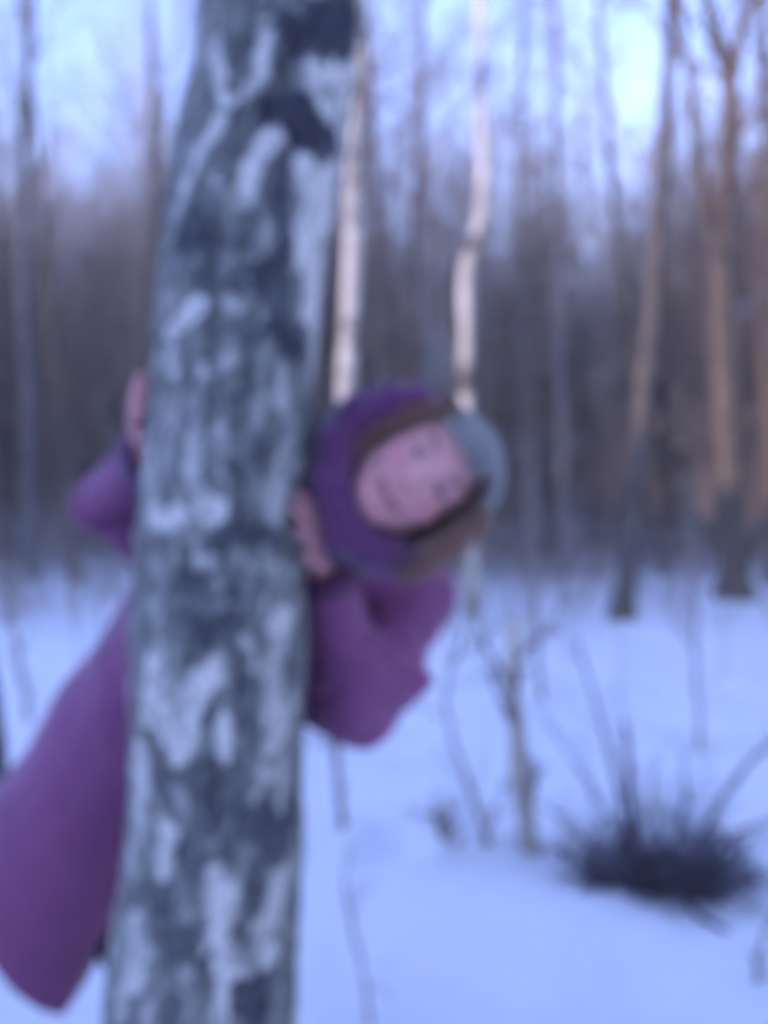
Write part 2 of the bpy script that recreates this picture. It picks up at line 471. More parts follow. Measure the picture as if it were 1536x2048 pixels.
def build_trunk(parent):
    zz = np.concatenate([np.linspace(-0.25, 0.55, 70, endpoint=False), np.linspace(0.55, 2.25, 560, endpoint=False), np.linspace(2.25, 4.2, 70, endpoint=False), np.linspace(4.2, 11, 50)])
    th = np.concatenate([np.linspace(-1.85, 1.85, 230, endpoint=False), np.linspace(1.85, 2 * math.pi - 1.85, 60, endpoint=False)])
    th = np.where(th > math.pi, th - 2 * math.pi, th)
    nth = len(th)
    Z, T = np.meshgrid(zz, th, indexing='ij')
    Z, T = Z.ravel(), T.ravel()
    r = trunk_r(Z)
    unit = np.stack([np.sin(T), -np.cos(T), Z / 0.12], -1)          # isotropic on the surface
    q = np.stack([np.sin(T) * 0.12, -np.cos(T) * 0.12, Z], -1)
    warp_a = 0.014 * fbm(q * 26, 4)
    warp_z = 0.024 * fbm(q * 22 + 5, 4)
    ragged = 0.55 * fbm(q * np.array([90, 90, 40]), 4) + 0.75 * fbm(q * np.array([48, 48, 20]) + 9, 3)
    fleck = fbm(q * np.array([60, 60, 34]) + 21, 3)
    def strokes(lst):
        out = np.zeros(len(Z))
        for pts, hw, s in lst:
            hp = [hit_trunk(*p) for p in pts]
            w = 1.12 * hw / FPX * (TY - 0.06)
            best = np.full(len(Z), 9.0)
            zlo, zhi = min(h[1] for h in hp) - 4 * w - .03, max(h[1] for h in hp) + 4 * w + .03
            sel = np.where((Z > zlo) & (Z < zhi) & (np.abs(T) < 1.9))[0]
            A = T[sel] * 0.118 + warp_a[sel]
            B = Z[sel] + warp_z[sel]
            for (t0, z0), (t1, z1) in zip(hp[:-1], hp[1:]):
                ax, ay, bx, by = t0 * .118, z0, t1 * .118, z1
                dx, dy = bx - ax, by - ay
                u = np.clip(((A - ax) * dx + (B - ay) * dy) / (dx * dx + dy * dy + 1e-9), 0, 1)
                d = np.hypot(A - ax - u * dx, B - ay - u * dy)
                best[sel] = np.minimum(best[sel], d)
            v = s * (1 - sstep(0.80, 1.25, best / w + 0.80 * ragged)) * (0.92 + 0.2 * fleck)
            out = np.maximum(out, v)
        return out
    pale, dark = strokes(PALE), strokes(DARK)
    # beyond what the photograph shows the same mix of patches goes on all round the trunk
    inview = sstep(0.62, 0.70, Z) * (1 - sstep(2.10, 2.18, Z)) * (1 - sstep(1.35, 1.6, np.abs(T)))
    gen = fbm(q * np.array([17, 17, 7]) + 31, 3) + 0.25 * ragged
    gp = sstep(0.10, 0.24, gen) * 0.9
    gd = sstep(0.12, 0.28, fbm(q * np.array([15, 15, 11]) + 77, 3) + 0.2 * ragged) * 0.8
    up = sstep(2.3, 4.0, Z)
    gp = np.maximum(gp, up * (0.9 - 0.6 * gd))
    pale = inview * np.maximum(pale, 0.55 * sstep(0.20, 0.40, gen + 0.35 * fleck)) + (1 - inview) * gp
    dark = inview * np.maximum(dark, 0.35 * gd * (1 - pale)) + (1 - inview) * gd * (1 - 0.5 * pale)
    pale = pale * (1 - 0.9 * dark)
    # fissured old bark: plates and cracks where it is not smooth
    ridge = 1 - np.abs(fbm(q * np.array([46, 46, 11]) + 0.6 * fbm(q * 30 + 3, 2)[:, None], 4)) * 2.6
    crack = sstep(0.72, 1.0, ridge)
    rough = (1 - pale)
    pale = pale * (1 - 0.8 * crack)
    disp = rough * (0.0075 * fbm(q * np.array([34, 34, 16]) + 3, 4) - 0.0075 * crack + 0.0022 * ragged) + 0.0022 * pale * (1 + 0.35 * ragged) + 0.004 * dark * fbm(q * 60, 3)
    disp += 0.006 * fbm(q * 7, 2)
    flare = np.exp(-np.clip(Z, 0, None) / 0.22) * 0.05 * np.cos(T * 5 + 1)
    rr = r + disp + flare
    v = np.stack([trunk_c(Z) + rr * np.sin(T), TY - rr * np.cos(T), Z], -1)
    dark = np.maximum(dark, 0.55 * crack * rough)
    nz = len(zz)
    i = np.arange(nz - 1)[:, None] * nth
    j = np.arange(nth)[None, :]
    j2 = (j + 1) % nth
    f = np.stack([i + j, i + j2, i + nth + j2, i + nth + j], -1).reshape(-1, 4)
    return mesh_obj('trunk', v, f, M['main_bark'], parent, True, {'pale': pale, 'dark': dark})
birch = empty('birch_tree', (-0.295, TY, 0), 'thick old birch trunk with dark fissured bark and white patches, hugged by the person', 'tree')
build_trunk(birch)

# ------------------------------------------------------------------ bare trees
def rot_towards(d, ang, roll, rng=None):
    d = d / np.linalg.norm(d)
    ref = np.array([0.3, 0.5, 0.1]) if abs(d[2]) > 0.9 else np.array([0, 0, 1.0])
    a = np.cross(d, ref); a /= np.linalg.norm(a)
    b = np.cross(d, a)
    return d * math.cos(ang) + (a * math.cos(roll) + b * math.sin(roll)) * math.sin(ang)
def grow(mb, rng, p, d, length, rad, level, droop, density=1.0, sides=4):
    n = 5 if level < 2 else 4
    pts = [p]
    seg = length / (n - 1)
    dd = d.copy()
    for k in range(n - 1):
        dd = dd + rng.normal(0, 0.10 + 0.05 * level, 3)
        dd[2] += (0.10 if level == 1 else -droop * 0.12)
        dd /= np.linalg.norm(dd)
        pts.append(pts[-1] + dd * seg)
    pts = np.array(pts)
    rad_l = np.linspace(rad, rad * 0.25, n)
    mb.tube(pts, rad_l, max(3, sides - level), rng.uniform(0, 1))
    if level >= 3: return
    m = int(round((5 if level == 1 else 4) * density + rng.uniform(0, 1.2)))
    for k in range(m):
        t = rng.uniform(0.25, 0.98)
        x = t * (n - 1); i = min(int(x), n - 2); q = pts[i] + (pts[i + 1] - pts[i]) * (x - i)
        nd = rot_towards(pts[i + 1] - pts[i], rng.uniform(0.45, 0.95), rng.uniform(0, 6.28))
        grow(mb, rng, q, nd, length * rng.uniform(0.35, 0.6) * (1.1 - 0.4 * t), rad * 0.5 * (1.1 - 0.5 * t), level + 1, droop, density, sides)
def tree(name, label, path, radii, mat, seed, limbs=14, low=0.35, droop=0.3, cat='tree', group=None, density=1.0, extra=None, limb_len=0.26, sides=12, lumpy=0.06):
    """a bare tree: path is its trunk in world points from the snow up"""
    rng = np.random.RandomState(seed)
    path = np.asarray(path, float); radii = np.asarray(radii, float)
    cum = np.concatenate([[0], np.cumsum(np.linalg.norm(np.diff(path, axis=0), axis=1))])
    L = cum[-1]
    n = max(14, int(L / 0.22))
    s = np.linspace(0, L, n)
    fine = np.stack([np.interp(s, cum, path[:, k]) for k in range(3)], -1)
    for _ in range(2): fine[1:-1] = 0.25 * fine[:-2] + 0.5 * fine[1:-1] + 0.25 * fine[2:]
    rr = np.interp(s, cum, radii)
    fine[:, :2] += 0.25 * rr[:, None] * np.stack([pnoise(np.stack([s * 1.1, s * 0 + seed, s * 0 + k], -1)) for k in (0.5, 5.5)], -1)
    rr = rr * (1 + lumpy * 2 * pnoise(np.stack([s * 3.1, s * 0 + seed, s * 0 + 2.5], -1)))
    root = empty(name, fine[0], label, cat, group)
    tb = MB(); tb.tube(fine, rr, sides, 0.4)
    if extra:
        for ep, er in extra:
            tb.tube(ep, er, max(6, sides - 2), 0.5)
    tb.build('trunk', mat, root)
    cb = MB()
    for k in range(limbs):
        t = low + (1 - low) * ((k + rng.uniform(0, 1)) / limbs) ** 0.9
        x = t * (n - 1); i = min(int(x), n - 2)
        p = fine[i] + (fine[i + 1] - fine[i]) * (x - i)
        d = rot_towards(fine[i + 1] - fine[i], rng.uniform(0.5, 1.0), rng.uniform(0, 6.28))
        grow(cb, rng, p, d, L * limb_len * (1.15 - 0.7 * t) * rng.uniform(0.7, 1.2), max(rr[i] * 0.35, 0.008), 1, droop, density)
    if limbs: cb.build('crown', M['twig'], root)
    return root
def pxpath(pts, Y, top=None, sink=0.12):
    p = [at(a, b, Y) for a, b in pts]
    p[0][2] = gz1(p[0][0], p[0][1]) - sink
    if top is not None:
        for t in top: p.append(p[-1] + np.array(t, float))
    return p
def wpx(w, Y): return 0.64 * w / FPX * Y / 2

# the birches and trunks one can tell apart behind the person
Y = 9.2
tree('birch_tree', 'slender sunlit white birch rising directly behind the purple hood', pxpath([(690, 1165), (686, 960), (692, 760), (702, 600), (708, 460), (705, 340), (712, 200), (718, 60), (722, -60)], Y, [(0.1, 0, 1.5), (0.1, 0.1, 2.5)]),
     [wpx(w, Y) for w in (62, 58, 56, 54, 52, 50, 40, 34, 32)] + [0.05, 0.015], M['birch'], 11, 12, 0.5, 0.6)
Y = 9.6
tree('birch_tree', 'crooked pale birch with a kink, standing above the grey hat', pxpath([(944, 1168), (940, 1000), (932, 830), (934, 660), (926, 560), (935, 515), (962, 470), (968, 380), (966, 220), (962, 100), (960, -40)], Y, [(0.05, 0, 1.5), (0.1, 0.1, 2.5)]),
     [wpx(w, Y) for w in (58, 50, 46, 44, 44, 50, 44, 40, 36, 34, 32)] + [0.05, 0.015], M['birch'], 23, 10, 0.55, 0.6)
Y = foot(1240, 1240)
tree('bare_tree', 'leaning brown trunk rising from the snow left of the forked tree', pxpath([(1236, 1245), (1248, 1180), (1262, 1080), (1272, 960), (1286, 800), (1302, 640), (1314, 480), (1326, 300), (1338, 120), (1342, -40)], Y, [(0.15, 0.1, 1.6), (0.1, 0, 2.2)]),
     [wpx(w, Y) for w in (92, 64, 58, 54, 52, 50, 48, 44, 40, 36)] + [0.06, 0.02], M['bark'], 31, 13, 0.35, 0.3)
Y = foot(1465, 1200)
p5 = pxpath([(1470, 1205), (1472, 1150), (1462, 1000), (1452, 840), (1446, 680), (1442, 540), (1446, 420), (1460, 300), (1466, 200), (1452, 120), (1420, 30), (1404, -40)], Y, [(-0.3, 0.1, 1.6), (-0.2, 0, 2.2)])
fork = [at(1462, 170, Y), at(1474, 100, Y), at(1492, 40, Y), at(1510, -40, Y), at(1540, -240, Y) + np.array([0, .3, 0])]
stem2 = [at(1440, 560, Y), at(1424, 470, Y - .1), at(1404, 380, Y - .15), at(1390, 300, Y - .2), at(1378, 160, Y - .2), at(1360, 0, Y - .1), at(1340, -200, Y)]
tree('bare_tree', 'tall forked brown tree with russet bark near the right edge', p5, [wpx(w, Y) for w in (150, 96, 84, 80, 78, 76, 66, 62, 56, 48, 38, 34)] + [0.06, 0.02], M['bark_pine'], 47, 16, 0.3, 0.3,
     extra=[(fork, [wpx(w, Y) for w in (44, 42, 38, 34, 20)]), (stem2, [wpx(w, Y) for w in (46, 40, 34, 30, 26, 20, 10)])], sides=14)
Y = 13.0
tree('bare_tree', 'russet trunk cut by the right edge of the picture', pxpath([(1545, 1140), (1540, 900), (1528, 700), (1532, 500), (1536, 300), (1530, 100), (1526, -40)], Y, [(0.1, 0, 2), (0, 0, 2.5)]),
     [wpx(w, Y) for w in (50, 44, 42, 40, 36, 32, 30)] + [0.06, 0.02], M['bark_pine'], 53, 14, 0.3, 0.3)
Y = 14.5
tree('bare_tree', 'slim grey trunk between the kinked birch and the leaning brown trunk', pxpath([(1128, 1138), (1126, 980), (1122, 760), (1116, 500), (1112, 250), (1108, -40)], Y, [(0, 0, 2), (0.2, 0, 3)]),
     [wpx(w, Y) for w in (44, 32, 30, 28, 24, 20)] + [0.05, 0.015], M['bark_grey'], 61, 15, 0.3, 0.3)
Y = 16.0
tree('bare_tree', 'thin grey trunk just right of the grey hat', pxpath([(1056, 1118), (1050, 900), (1046, 650), (1038, 350), (1044, 100), (1050, -40)], Y, [(0, 0, 2), (0.2, 0, 3)]),
     [wpx(w, Y) for w in (34, 26, 24, 22, 20, 17)] + [0.05, 0.015], M['bark_grey'], 67, 15, 0.25, 0.3)
Y = 15.0
tree('bare_tree', 'slanting ochre trunk crossing in front of the leaning brown trunk', pxpath([(1330, 1120), (1300, 950), (1272, 790), (1262, 680), (1240, 500), (1218, 300), (1200, 60), (1195, -40)], Y, [(-0.2, 0, 2), (0, 0, 3)]),
     [wpx(w, Y) for w in (40, 34, 32, 30, 26, 22, 18, 16)] + [0.05, 0.015], M['bark_pine'], 71, 12, 0.4, 0.3)
Y = 12.0
tree('bare_tree', 'slim reddish trunk standing just left of the big birch', pxpath([(322, 1130), (318, 900), (312, 620), (310, 360), (306, 180), (300, -40)], Y, [(0, 0, 2), (0.2, 0, 2.5)]),
     [wpx(w, Y) for w in (34, 30, 26, 24, 20, 16)] + [0.04, 0.015], M['bark_pine'], 73, 14, 0.35, 0.3)
Y = 14.0
tree('bare_tree', 'grey trunk rising through the brush at the far left', pxpath([(64, 1120), (58, 900), (50, 620), (46, 300), (60, 60), (66, -40)], Y, [(0, 0, 2), (0.2, 0, 2.5)]),
     [wpx(w, Y) for w in (46, 38, 34, 30, 26, 22)] + [0.05, 0.015], M['bark_grey'], 79, 16, 0.2, 0.3)
Y = 13.5
tree('bare_tree', 'thin ochre trunk leaning through the brush on the left', pxpath([(150, 1124), (128, 900), (110, 720), (86, 480), (70, 250), (40, -40)], Y, [(-0.3, 0, 2), (-0.2, 0, 2.5)]),
     [wpx(w, Y) for w in (34, 28, 24, 20, 17, 14)] + [0.04, 0.012], M['bark_pine'], 83, 14, 0.25, 0.3)
Y = 13.0
tree('bare_tree', 'grey trunk between the two pale birches', pxpath([(862, 1130), (864, 900), (858, 700), (852, 480), (842, 240), (846, -40)], Y, [(0, 0, 2), (0.2, 0, 2.5)]),
     [wpx(w, Y) for w in (36, 30, 28, 24, 20, 16)] + [0.04, 0.012], M['bark_grey'], 89, 16, 0.25, 0.3)
Y = 13.6
tree('bare_tree', 'dark slim trunk behind the white birch at the purple hood', pxpath([(760, 1128), (758, 900), (760, 650), (752, 420), (740, 200), (722, -40)], Y, [(-0.2, 0, 2), (-0.2, 0, 2.5)]),
     [wpx(w, Y) for w in (36, 30, 28, 26, 22, 18)] + [0.04, 0.012], M['bark'], 97, 15, 0.25, 0.3)

# slim trees of the wood that nothing tells apart
protos = []
rng = np.random.RandomState(5)
for k in range(7):
    h = rng.uniform(9, 13)
    lean = rng.normal(0, 0.5, 2)
    path = [np.array([0, 0, -0.2]), np.array([lean[0] * .15, lean[1] * .15, h * .3]), np.array([lean[0] * .4 + rng.normal(0, .12), lean[1] * .4, h * .6]), np.array([lean[0], lean[1], h])]
    r0 = rng.uniform(0.06, 0.12)
    t = tree('slim_tree', 'slim bare tree standing deep in the woods behind', path, [r0, r0 * .8, r0 * .55, 0.012], [M['bark_grey'], M['bark'], M['birch_grey'], M['bark_pine']][k % 4], 200 + k, 30, 0.14, 0.35, density=1.0,
             group='slim bare trees deep in the woods', limb_len=0.22, sides=7)
    protos.append(t)
spots = []
for k in range(900):
    y = rng.uniform(14.5, 30)
    x = rng.uniform(-0.62, 0.62) * y
    if all((x - a) ** 2 + (y - b) ** 2 > 0.85 ** 2 for a, b in spots):
        u = x / y * FPX + CX
        keep = 1.0
        if 40 < u < 380: keep = 0.55
        if 760 < u < 950: keep = 0.45
        if 1000 < u < 1330: keep = 0.75
        if rng.uniform() < keep: spots.append((x, y))
    if len(spots) >= 92: break
for k, (x, y) in enumerate(spots):
    src = protos[k % 7]
    if k < 7: o = src
    else:
        o = src.copy(); COL.objects.link(o)
        for ch in list(src.children):
            c = ch.copy(); COL.objects.link(c); c.parent = o
            c.matrix_parent_inverse = ch.matrix_parent_inverse.copy()
    o.location = (x, y, gz1(x, y) - 0.1)
    o.rotation_euler = (0, 0, rng.uniform(0, 6.28))
    s = rng.uniform(0.75, 1.2)
    o.scale = (s, s, s)

# the undergrowth that reads as one mass
def batch_dirs(rng, d, lo, hi):
    """directions that leave d (B,3) at an angle between lo and hi"""
    B = len(d)
    r = rng.normal(size=(B, 3))
    r -= d * (r * d).sum(1)[:, None]
    r /= np.linalg.norm(r, axis=1)[:, None] + 1e-9
    a = rng.uniform(lo, hi, B)[:, None]
    return d * np.cos(a) + r * np.sin(a)
def brush(mb, rng, base, h, r, tone, n_side=9, n_fine=4, spread=0.16, low=0.08):
    """bare stems with two orders of twigs, all at once"""
    B = len(base)
    d = np.concatenate([rng.normal(0, spread, (B, 2)), np.ones((B, 1))], 1)
    pts = [base]
    for _ in range(4):
        d = d + rng.normal(0, 0.10, (B, 3)); d[:, 2] = np.abs(d[:, 2]); d /= np.linalg.norm(d, axis=1)[:, None]
        pts.append(pts[-1] + d * h[:, None] / 4)
    P = np.stack(pts, 1)
    mb.tubes(P, r[:, None] * np.linspace(1, .3, 5)[None], tone)
    idx = np.repeat(np.arange(B), n_side)
    t = rng.uniform(low, 0.98, len(idx)) * 4
    i = np.minimum(t.astype(int), 3)
    q = P[idx, i] + (P[idx, i + 1] - P[idx, i]) * (t - i)[:, None]
    dd = P[idx, i + 1] - P[idx, i]; dd /= np.linalg.norm(dd, axis=1)[:, None]
    nd = batch_dirs(rng, dd, 0.35, 1.0)
    l = h[idx] * rng.uniform(0.12, 0.36, len(idx))
    e = q + nd * l[:, None]; e[:, 2] += 0.12 * l
    m = (q + e) / 2 + rng.normal(0, 0.05, (len(idx), 3)) * l[:, None]
    rr = r[idx]
    mb.tubes(np.stack([q, m, e], 1), rr[:, None] * np.array([.5, .36, .18])[None], tone[idx])
    id2 = np.repeat(np.arange(len(idx)), n_fine)
    w = q[id2] + (e - q)[id2] * rng.uniform(.25, .95, len(id2))[:, None]
    nd2 = batch_dirs(rng, nd[id2], 0.35, 0.95)
    e2 = w + nd2 * (l[id2] * rng.uniform(.3, .65, len(id2)))[:, None]
    mb.tubes(np.stack([w, e2], 1), rr[id2][:, None] * np.array([.28, .14])[None], tone[idx][id2])
def thicket():
    rng = np.random.RandomState(99)
    mb = MB()
    n = 2500
    y = 14.5 + 40 * rng.uniform(size=n) ** 1.25
    x = rng.uniform(-0.75, 0.75, n) * y
    u = x / y * FPX + CX
    h = np.where(u < 330, rng.uniform(2.0, 7.5, n), rng.uniform(1.6, 6.5, n)) * (0.7 + 0.022 * y)
    z = ground_z(x, y) - 0.1
    r = rng.uniform(0.007, 0.018, n) * (h / 4) ** 0.5
    brush(mb, rng, np.stack([x, y, z], -1), h, r, rng.uniform(size=n) ** 1.4, 9, 3)
    # the far side of the wood, and low brush along the edge of the snow
    n = 1300
    y = rng.uniform(50, 78, n); x = rng.uniform(-0.7, 0.7, n) * y
    brush(mb, rng, np.stack([x, y, ground_z(x, y) - .2], -1), rng.uniform(4, 9, n), rng.uniform(.05, .11, n), rng.uniform(size=n), 12, 3, 0.16, 0.0)
    n = 480
    y = rng.uniform(8.5, 15.5, n); x = rng.uniform(-0.62, 0.62, n) * y
    brush(mb, rng, np.stack([x, y, ground_z(x, y) - .05], -1), rng.uniform(.35, 1.6, n), rng.uniform(.005, .011, n), rng.uniform(size=n), 8, 3, 0.22, 0.05)
    # tall thin poles whose tops mesh together above the brush
    n = 1050
    y = 17 + 30 * rng.uniform(size=n)
    x = rng.uniform(-0.68, 0.68, n) * y
    u = x / y * FPX + CX
    keep = np.ones(n)
    keep[(u > 60) & (u < 370)] = .5
    keep[(u > 770) & (u < 950)] = .25
    keep[(u > 1130) & (u < 1310)] = .6
    k = rng.uniform(size=n) < keep
    x, y = x[k], y[k]; n = len(x)
    h = rng.uniform(6.5, 13.0, n) * (0.75 + 0.012 * y)
    brush(mb, rng, np.stack([x, y, ground_z(x, y) - .1], -1), h, rng.uniform(.018, .034, n), rng.uniform(size=n), 24, 5, 0.08, 0.3)
    # the same wood behind and beside the photographer
    n = 620
    a = rng.uniform(R(36), R(324), n); d = 6.0 + 26 * rng.uniform(size=n) ** .8
    x, y = d * np.sin(a), d * np.cos(a)
    # gap left in these unseen trees so the low sun reaches the trunks
    t = x * SUNP[0] + y * SUNP[1]; al = x * SUN_AZ[0] + y * SUN_AZ[1]
    k = ~((al > 0) & (t > 3.8) & (t < 10.5))
    x, y = x[k], y[k]; n = len(x)
    h = rng.uniform(5, 12, n)
    brush(mb, rng, np.stack([x, y, ground_z(x, y) - .1], -1), h, rng.uniform(.035, .085, n), rng.uniform(size=n), 13, 3, 0.10, 0.15)
    return mb.build('undergrowth', M['thicket'])
tag(thicket(), 'tangled bare brush filling the far woods', kind='stuff')

# ------------------------------------------------------------------ signed distance modelling for the person
class SDF:
    def __init__(s, lo, hi, vox):
        s.lo = np.array(lo, float); s.vox = vox
        s.n = np.ceil((np.array(hi) - s.lo) / vox).astype(int) + 1
        s.D = np.full(s.n, 1.0, np.float32)
    def block(s, lo, hi):
        a = np.clip(np.floor((np.asarray(lo) - s.lo) / s.vox).astype(int), 0, s.n - 1)
        b = np.clip(np.ceil((np.asarray(hi) - s.lo) / s.vox).astype(int) + 1, 1, s.n)
        sl = tuple(slice(i, j) for i, j in zip(a, b))
        ax = [(np.arange(i, j) * s.vox + l).astype(np.float32) for i, j, l in zip(a, b, s.lo)]
        return sl, np.stack(np.meshgrid(*ax, indexing='ij'), -1)
    def put(s, sl, d, k, op):
        D = s.D[sl]
        if op == 'sub':
            h = np.clip(0.5 - 0.5 * (D + d) / k, 0, 1)
            s.D[sl] = D * (1 - h) - d * h + k * h * (1 - h)
        elif op == 'cut':
            s.D[sl] = np.maximum(D, d)
        else:
            h = np.clip(0.5 + 0.5 * (D - d) / k, 0, 1)
            s.D[sl] = D * (1 - h) + d * h - k * h * (1 - h)
    def cone(s, a, b, ra, rb, k=0.02, op='add'):
        a, b = np.asarray(a, float), np.asarray(b, float)
        m = max(ra, rb) + k + 0.03
        sl, P = s.block(np.minimum(a, b) - m, np.maximum(a, b) + m)
        if 0 in P.shape: return
        ab = (b - a).astype(np.float32)
        t = np.clip(((P - a.astype(np.float32)) @ ab) / (ab @ ab + 1e-12), 0, 1)
        d = np.linalg.norm(P - a.astype(np.float32) - t[..., None] * ab, axis=-1) - (ra + (rb - ra) * t)
        s.put(sl, d, k, op)
    def chain(s, pts, rad, k=0.02, op='add'):
        for i in range(len(pts) - 1): s.cone(pts[i], pts[i + 1], rad[i], rad[i + 1], k, op)
    def ell(s, c, basis, rad, k=0.02, op='add'):
        c = np.asarray(c, float); rad = np.asarray(rad, float)
        m = rad.max() + k + 0.03
        sl, P = s.block(c - m, c + m)
        if 0 in P.shape: return
        q = ((P - c.astype(np.float32)) @ np.asarray(basis, np.float32).T) / rad.astype(np.float32)
        k0 = np.linalg.norm(q, axis=-1)
        k1 = np.linalg.norm(q / rad.astype(np.float32), axis=-1) + 1e-9
        s.put(sl, k0 * (k0 - 1) / k1, k, op)
    def plane_cut(s, p, n):
        """removes what lies on the side n points to"""
        n = np.asarray(n, float); n = n / np.linalg.norm(n)
        sl, P = s.block(s.lo, s.lo + s.n * s.vox)
        s.put(sl, ((P - np.asarray(p, np.float32)) @ n.astype(np.float32)), 0.01, 'cut')
    def mesh(s):
        """naive surface nets"""
        D = s.D
        ins = D < 0
        n = np.array(D.shape)
        c = np.zeros(n - 1, np.int8)
        for dx in (0, 1):
            for dy in (0, 1):
                for dz in (0, 1):
                    c += ins[dx:n[0] - 1 + dx, dy:n[1] - 1 + dy, dz:n[2] - 1 + dz]
        cells = np.argwhere((c > 0) & (c < 8))
        idx = np.full(n - 1, -1, np.int32)
        idx[tuple(cells.T)] = np.arange(len(cells))
        acc = np.zeros((len(cells), 3)); cnt = np.zeros(len(cells))
        corner = [(a, b, d) for a in (0, 1) for b in (0, 1) for d in (0, 1)]
        val = {q: D[cells[:, 0] + q[0], cells[:, 1] + q[1], cells[:, 2] + q[2]] for q in corner}
        for q in corner:
            for ax in range(3):
                if q[ax] == 0:
                    q2 = tuple(1 if k == ax else q[k] for k in range(3))
                    a, b = val[q], val[q2]
                    cr = (a < 0) != (b < 0)
                    t = np.where(cr, a / np.where(cr, a - b, 1), 0)
                    p = np.zeros((len(cells), 3)); p[:] = q
                    p[:, ax] += t
                    acc[cr] += p[cr]; cnt[cr] += 1
        V = (cells + acc / cnt[:, None]) * s.vox + s.lo
        F = []
        for ax in range(3):
            sl0 = [slice(None)] * 3; sl1 = [slice(None)] * 3
            sl0[ax] = slice(0, -1); sl1[ax] = slice(1, None)
            a, b = ins[tuple(sl0)], ins[tuple(sl1)]
            e = np.argwhere(a != b)
            u, w = (ax + 1) % 3, (ax + 2) % 3
            ok = (e[:, u] > 0) & (e[:, w] > 0) & (e[:, u] < n[u] - 1) & (e[:, w] < n[w] - 1)
            e = e[ok]
            flip = a[tuple(e.T)]
            def cell(du, dw):
                q = e.copy(); q[:, u] -= du; q[:, w] -= dw
                return idx[tuple(q.T)]
            q = np.stack([cell(1, 1), cell(0, 1), cell(0, 0), cell(1, 0)], -1)
            q = np.where(flip[:, None], q, q[:, ::-1])
            F.append(q)
        F = np.concatenate(F)
        F = F[(F >= 0).all(1)]
        return V, F
def vnormals(V, F):
    n = np.cross(V[F[:, 1]] - V[F[:, 0]], V[F[:, 2]] - V[F[:, 0]])
    out = np.zeros_like(V)
    for k in range(F.shape[1]): np.add.at(out, F[:, k], n)
    return out / (np.linalg.norm(out, axis=1)[:, None] + 1e-12)
def relax(V, F, it=2, w=0.5):
    for _ in range(it):
        acc = np.zeros_like(V); cnt = np.zeros(len(V))
        for k in range(4):
            np.add.at(acc, F[:, k], V[F[:, (k + 1) % 4]]); np.add.at(cnt, F[:, k], 1)
        V = V * (1 - w) + w * acc / cnt[:, None]
    return V

# ------------------------------------------------------------------ the person leaning out from behind the birch
HO = at(855, 941, 1.15)                                  # middle of the head, between the eyes
HU = np.array([0.88, -0.06, 0.47]); HU /= np.linalg.norm(HU)
HF = np.array([-0.02, -1.0, -0.06]); HF -= HU * (HF @ HU); HF /= np.linalg.norm(HF)
HS = np.cross(HU, HF)                                    # the person's left
HB = np.stack([HS, HU, HF])
def hd(s, u, f): return HO + s * HS + u * HU + f * HF

NECK = at(694, 1090, 1.31)
CHEST = at(420, 1262, 1.44)
UPPER = at(560, 1170, 1.40)
WAIST = at(272, 1462, 1.44)
HIP = at(148, 1668, 1.42)
HEM = at(38, 1850, 1.40)
SH_L, EL_L = at(832, 1196, 1.37), at(722, 1396, 1.25)
SH_R, EL_R = at(420, 1186, 1.47), at(218, 1000, 1.33)
zL = CAM_H - 0.115
WR_L = on_trunk(122, zL - 0.012, 0.052)
zR = CAM_H + 0.068
WR_R = on_trunk(-124, zR, 0.050)
HIPJ_L, HIPJ_R = at(215, 1690, 1.44), at(160, 1690, 1.52)
KNEE_L, KNEE_R = np.array([-0.40, 1.44, 0.47]), np.array([-0.40, 1.60, 0.46])
ANK_L, ANK_R = np.array([-0.26, 1.47, 0.09]), np.array([-0.33, 1.70, 0.09])

def hand(sd, side, wrist, z0, rise=1.0, back=0.0):
    """palm against the bark, five bent fingers that follow its curve; side +1: right of the trunk in the picture"""
    def q(phi, dz, off): return on_trunk(side * (phi + back), z0 + dz, off)
    pal0 = q(113, 0.018, 0.030)
    sd.cone(wrist, pal0, 0.024, 0.023, 0.012)
    kn = [(96, 0.078), (94, 0.060), (95, 0.041), (98, 0.022)]       # knuckles, index to little finger
    for k, (ph, dz) in enumerate(kn):
        sd.cone(pal0, q(ph, dz, 0.020), 0.016, 0.0125, 0.012)
    lens = [1.0, 1.10, 1.03, 0.80]
    fan = [0.050, 0.044, 0.034, 0.020]
    tips = []
    for k, (ph, dz) in enumerate(kn):
        L = lens[k]
        a = q(ph, dz, 0.020)
        b = q(ph - 14 * L, dz + rise * fan[k] * 0.45 * L, 0.0185)
        c = q(ph - 23 * L, dz + rise * fan[k] * 0.80 * L, 0.0120)
        d = q(ph - 30 * L, dz + rise * fan[k] * 1.10 * L, 0.0085)
        sd.chain([a, b, c, d], [0.0108, 0.0095, 0.0086, 0.0072], 0.0025)
        tips.append((d, q(ph - 30 * L, dz + rise * fan[k] * 1.10 * L, 0.017)))
    t0 = q(114, 0.040, 0.024); t1 = q(112, 0.078, 0.020); t2 = q(106, 0.106, 0.013); t3 = q(101, 0.126, 0.010)
    sd.chain([t0, t1, t2, t3], [0.015, 0.0125, 0.0105, 0.0085], 0.006)
    return tips

sd = SDF((-0.78, 0.96, 0.0), (0.22, 1.86, 1.66), 0.0035)
